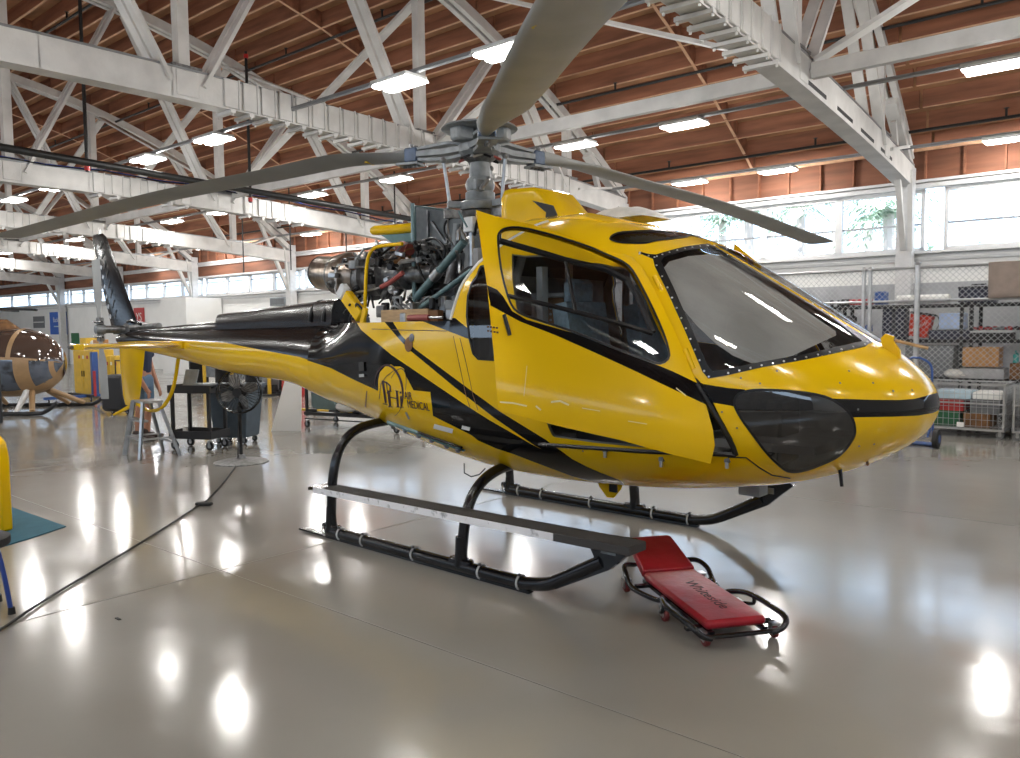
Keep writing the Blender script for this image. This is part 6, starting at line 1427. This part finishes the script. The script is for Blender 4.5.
# ---- person behind the step ladder
def person():
    t = hthing('person', 'person in navy shirt and blue denim shorts with dark boots behind the step ladder', 'person', -7.60, .70, 0, radians(-48))
    def skin_mesh(name, verts, edges, rad, m, root=0, sub=2):
        me = bpy.data.meshes.new(name); me.from_pydata(verts, edges, []); me.materials.append(M[m]); o = bpy.data.objects.new(name, me); COL.objects.link(o); o.parent = t
        o.modifiers.new('skin', 'SKIN'); 
        for i, r in enumerate(rad): sv = me.skin_vertices[0].data[i]; sv.radius = r if isinstance(r, tuple) else (r, r); sv.use_root = (i == root)
        o.modifiers.new('sub', 'SUBSURF').render_levels = sub; return o
    V = [(0, 0, .95), (0, 0, 1.12), (0, .0, 1.30), (0, .01, 1.43), (0, 0, 1.50), (0, .02, 1.58), (0, .03, 1.66), (0, .02, 1.72)]; R = [(.15, .11), (.14, .10), (.17, .115), (.13, .09), .055, (.075, .085), (.08, .095), (.055, .06)]; E = [(0, 1), (1, 2), (2, 3), (3, 4), (4, 5), (5, 6), (6, 7)]
    def chain(start, pts):
        p = start
        for q, r in pts: V.append(q); R.append(r); E.append((p, len(V)-1)); p = len(V)-1
        return p
    for s_ in (-1, 1):
        chain(0, [((s_*.10, 0, .88), .085), ((s_*.115, .01, .68), .075), ((s_*.12, .02, .50), .055), ((s_*.12, .0, .34), .052), ((s_*.125, -.01, .14), .038), ((s_*.13, -.015, .07), .045)])
        h = chain(3, [((s_*.17, 0, 1.41), .062), ((s_*.23, .0, 1.18), .045), ((s_*.22, .05, .98), .038), ((s_*.18, .12, .80), .028), ((s_*.17, .14, .75), (.038, .018))])
        for k, (dx, L) in enumerate(((-.026, .055), (-.009, .068), (.009, .072), (.026, .062))):
            chain(h, [((s_*.17+dx, .15, .71), .009), ((s_*.17+dx, .155, .71-L*.6), .0085), ((s_*.17+dx, .15, .71-L), .007)])
        chain(h, [((s_*.17-s_*.035, .15, .75), .011), ((s_*.17-s_*.05, .16, .72), .009)])
    body = skin_mesh('body', V, E, R, 'skin', 0)
    for s_ in (-1, 1): pass
    mb = MB(); mb.sphere((0, .118, 1.645), (.014, .018, .022), 'skin'); 
    for s_ in (-1, 1): mb.sphere((s_*.03, .105, 1.67), (.012, .008, .008), 'paper', 8, 6); mb.sphere((s_*.085, .02, 1.65), (.012, .022, .032), 'skin', 8, 6)
    mb.box((0, .108, 1.605), (.045, .01, .008), 'pink'); mb.build('face', None, t)
    mb = MB(); mb.sphere((0, .005, 1.70), (.095, .108, .085), 'brown', 16, 10); mb.build('hair', None, t)
    skin_mesh('shirt', [(0, 0, .97), (0, 0, 1.12), (0, 0, 1.30), (0, .01, 1.44), (.18, 0, 1.40), (.235, .02, 1.22), (-.18, 0, 1.40), (-.235, .02, 1.22)], [(0, 1), (1, 2), (2, 3), (3, 4), (4, 5), (3, 6), (6, 7)], [(.165, .13), (.16, .12), (.19, .135), (.12, .095), .075, .062, .075, .062], 'shirt')
    skin_mesh('denim_shorts', [(0, 0, 1.05), (0, 0, .93), (.11, 0, .82), (.125, .01, .55), (-.11, 0, .82), (-.125, .01, .55)], [(0, 1), (1, 2), (2, 3), (1, 4), (4, 5)], [(.155, .12), (.165, .125), .10, .088, .10, .088], 'denim')
    for s_ in (-1, 1): skin_mesh('boot', [(s_*.13, -.03, .17), (s_*.13, -.02, .06), (s_*.135, .10, .045), (s_*.14, .19, .04)], [(0, 1), (1, 2), (2, 3)], [.055, (.055, .055), (.05, .042), (.04, .032)], 'boot')
    t.scale = (1.22, 1.22, 1.0); return t
person()
# ---- palms and shrubs outside the windows
mat('leaf', (.42, .55, .42), .8, noise=.3, nscale=3); mat('trunk', (.55, .50, .46), .9)
mat('outside_ground', (.35, .33, .30), .9); mb = MB(); mb.box((0, 38, -.15), (160, 50, .1), 'outside_ground'); struct(mb, 'trim_6')
def palm(x, y, h, lab, seed):
    rr = random.Random(seed); t = hthing('palm_tree', lab, 'palm tree', x, y, 0)
    mb = MB(); mb.tube([(0, 0, 0), (.1, 0, h*.5), (.0, 0, h)], [.22, .17, .14], 'trunk'); mb.build('trunk', None, t)
    mb = MB()
    for i in range(34):
        a = rr.uniform(0, 2*pi); el_ = rr.uniform(-.7, 1.1); L = rr.uniform(1.1, 1.6); d = Vector((cos(a), sin(a), 0)); sd = Vector((-sin(a), cos(a), 0))
        P = [Vector((0, 0, h))+d*(L*u*cos(el_*.7))+Vector((0, 0, L*u*sin(el_)-.9*u*u*L*.6)) for u in (0, .25, .5, .75, 1)]
        for j in range(1, 5):
            for s_ in (-1, 1):
                for q in (0, .5): p = P[j-1].lerp(P[j], q); e = p+sd*s_*.32*(1.1-.18*j)+d*.18-Vector((0, 0, .16)); mb.add([p, p+d*.09, e], [(0, 1, 2)], 'leaf')
    o = mb.build('fronds', None, t, fixn=False); o['kind'] = 'stuff'
for i, (px, d, h) in enumerate(((722, 24, 5.6), (748, 19, 5.2), (768, 27, 6.9), (800, 22, 5.6), (835, 21, 6.2), (868, 25, 5.4), (888, 18, 4.6), (300, 26, 6.2), (455, 24, 6.0), (585, 25, 6.4))):
    q = hat(px, 230, 'y', d); palm(q.x, d, h, 'pale sunlit palm outside the windows, %s' % ['behind the rotor blade, leftmost of the right group', 'just left of the first window post', 'tallest, by the blade tip', 'between the blade tip and the second window post', 'in the middle of the bright window', 'right of the middle of the bright window', 'next to the window column', 'seen above the engine exhaust', 'seen beyond the mast', 'seen behind the roof hump'][i], i)
def shrub(x, y, w, h, lab, seed):
    rr = random.Random(seed); mb = MB()
    for i in range(int(260*w)):
        p = Vector((rr.uniform(-w, w), rr.gauss(0, .6), h*rr.random()**.6*(1-.25*rr.random()))); d = Vector((rr.uniform(-1, 1), rr.uniform(-1, 1), rr.uniform(-.3, 1))).normalized()*.35; s_ = d.cross(Vector((rr.random(), rr.random(), 1))).normalized()*.13
        mb.add([p-s_, p+s_, p+d], [(0, 1, 2)], 'leaf')
    o = mb.build('foliage', None, None, fixn=False); o['name_kind'] = 'shrub'; o.name = 'shrub_row'; o.location = hw(x, y, 0); o.rotation_euler[2] = HA; tag(o, lab, 'shrub', kind='stuff')
shrub(-9, 34, 9, 5.0, 'pale green shrubs outside, low in the right windows', 1); shrub(-34, 35, 12, 5.0, 'pale green shrubs outside the far left windows', 2)
# ================================================================== light, sky, camera
w = bpy.data.worlds.new('World'); SC.world = w; w.use_nodes = True; nt = w.node_tree; nt.nodes.clear()
wo = nt.nodes.new('ShaderNodeOutputWorld'); bg = nt.nodes.new('ShaderNodeBackground'); bg.inputs[0].default_value = (.62, .79, 1.0, 1); bg.inputs[1].default_value = 5.0
nt.links.new(bg.outputs[0], wo.inputs[0])
sl = bpy.data.lights.new('sun', 'SUN'); sl.energy = 12; sl.angle = .01; sl.color = (1, .95, .88); so = bpy.data.objects.new('sun', sl); COL.objects.link(so); so.rotation_euler = (radians(34), 0, radians(18)); so.location = (0, 0, 30)
cd = bpy.data.cameras.new('camera'); cam = bpy.data.objects.new('camera', cd); COL.objects.link(cam)
cd.sensor_width = 36; cd.lens = FPX*36/1020; cd.sensor_fit = 'HORIZONTAL'; cd.clip_start = .05; cd.clip_end = 300
cam.matrix_world = Matrix.Translation(CAM) @ Matrix((_R, _U, -_D)).transposed().to_4x4()
SC.camera = cam
SC.view_settings.view_transform = 'Standard'; SC.view_settings.look = 'None'; SC.view_settings.gamma = 1; SC.view_settings.use_curve_mapping = False
SC.view_settings.exposure = -0.38
SC.cycles.max_bounces = 7; SC.cycles.transparent_max_bounces = 12; SC.cycles.sample_clamp_indirect = 6; SC.cycles.use_denoising = True
SC.cycles.caustics_reflective = False; SC.cycles.caustics_refractive = False
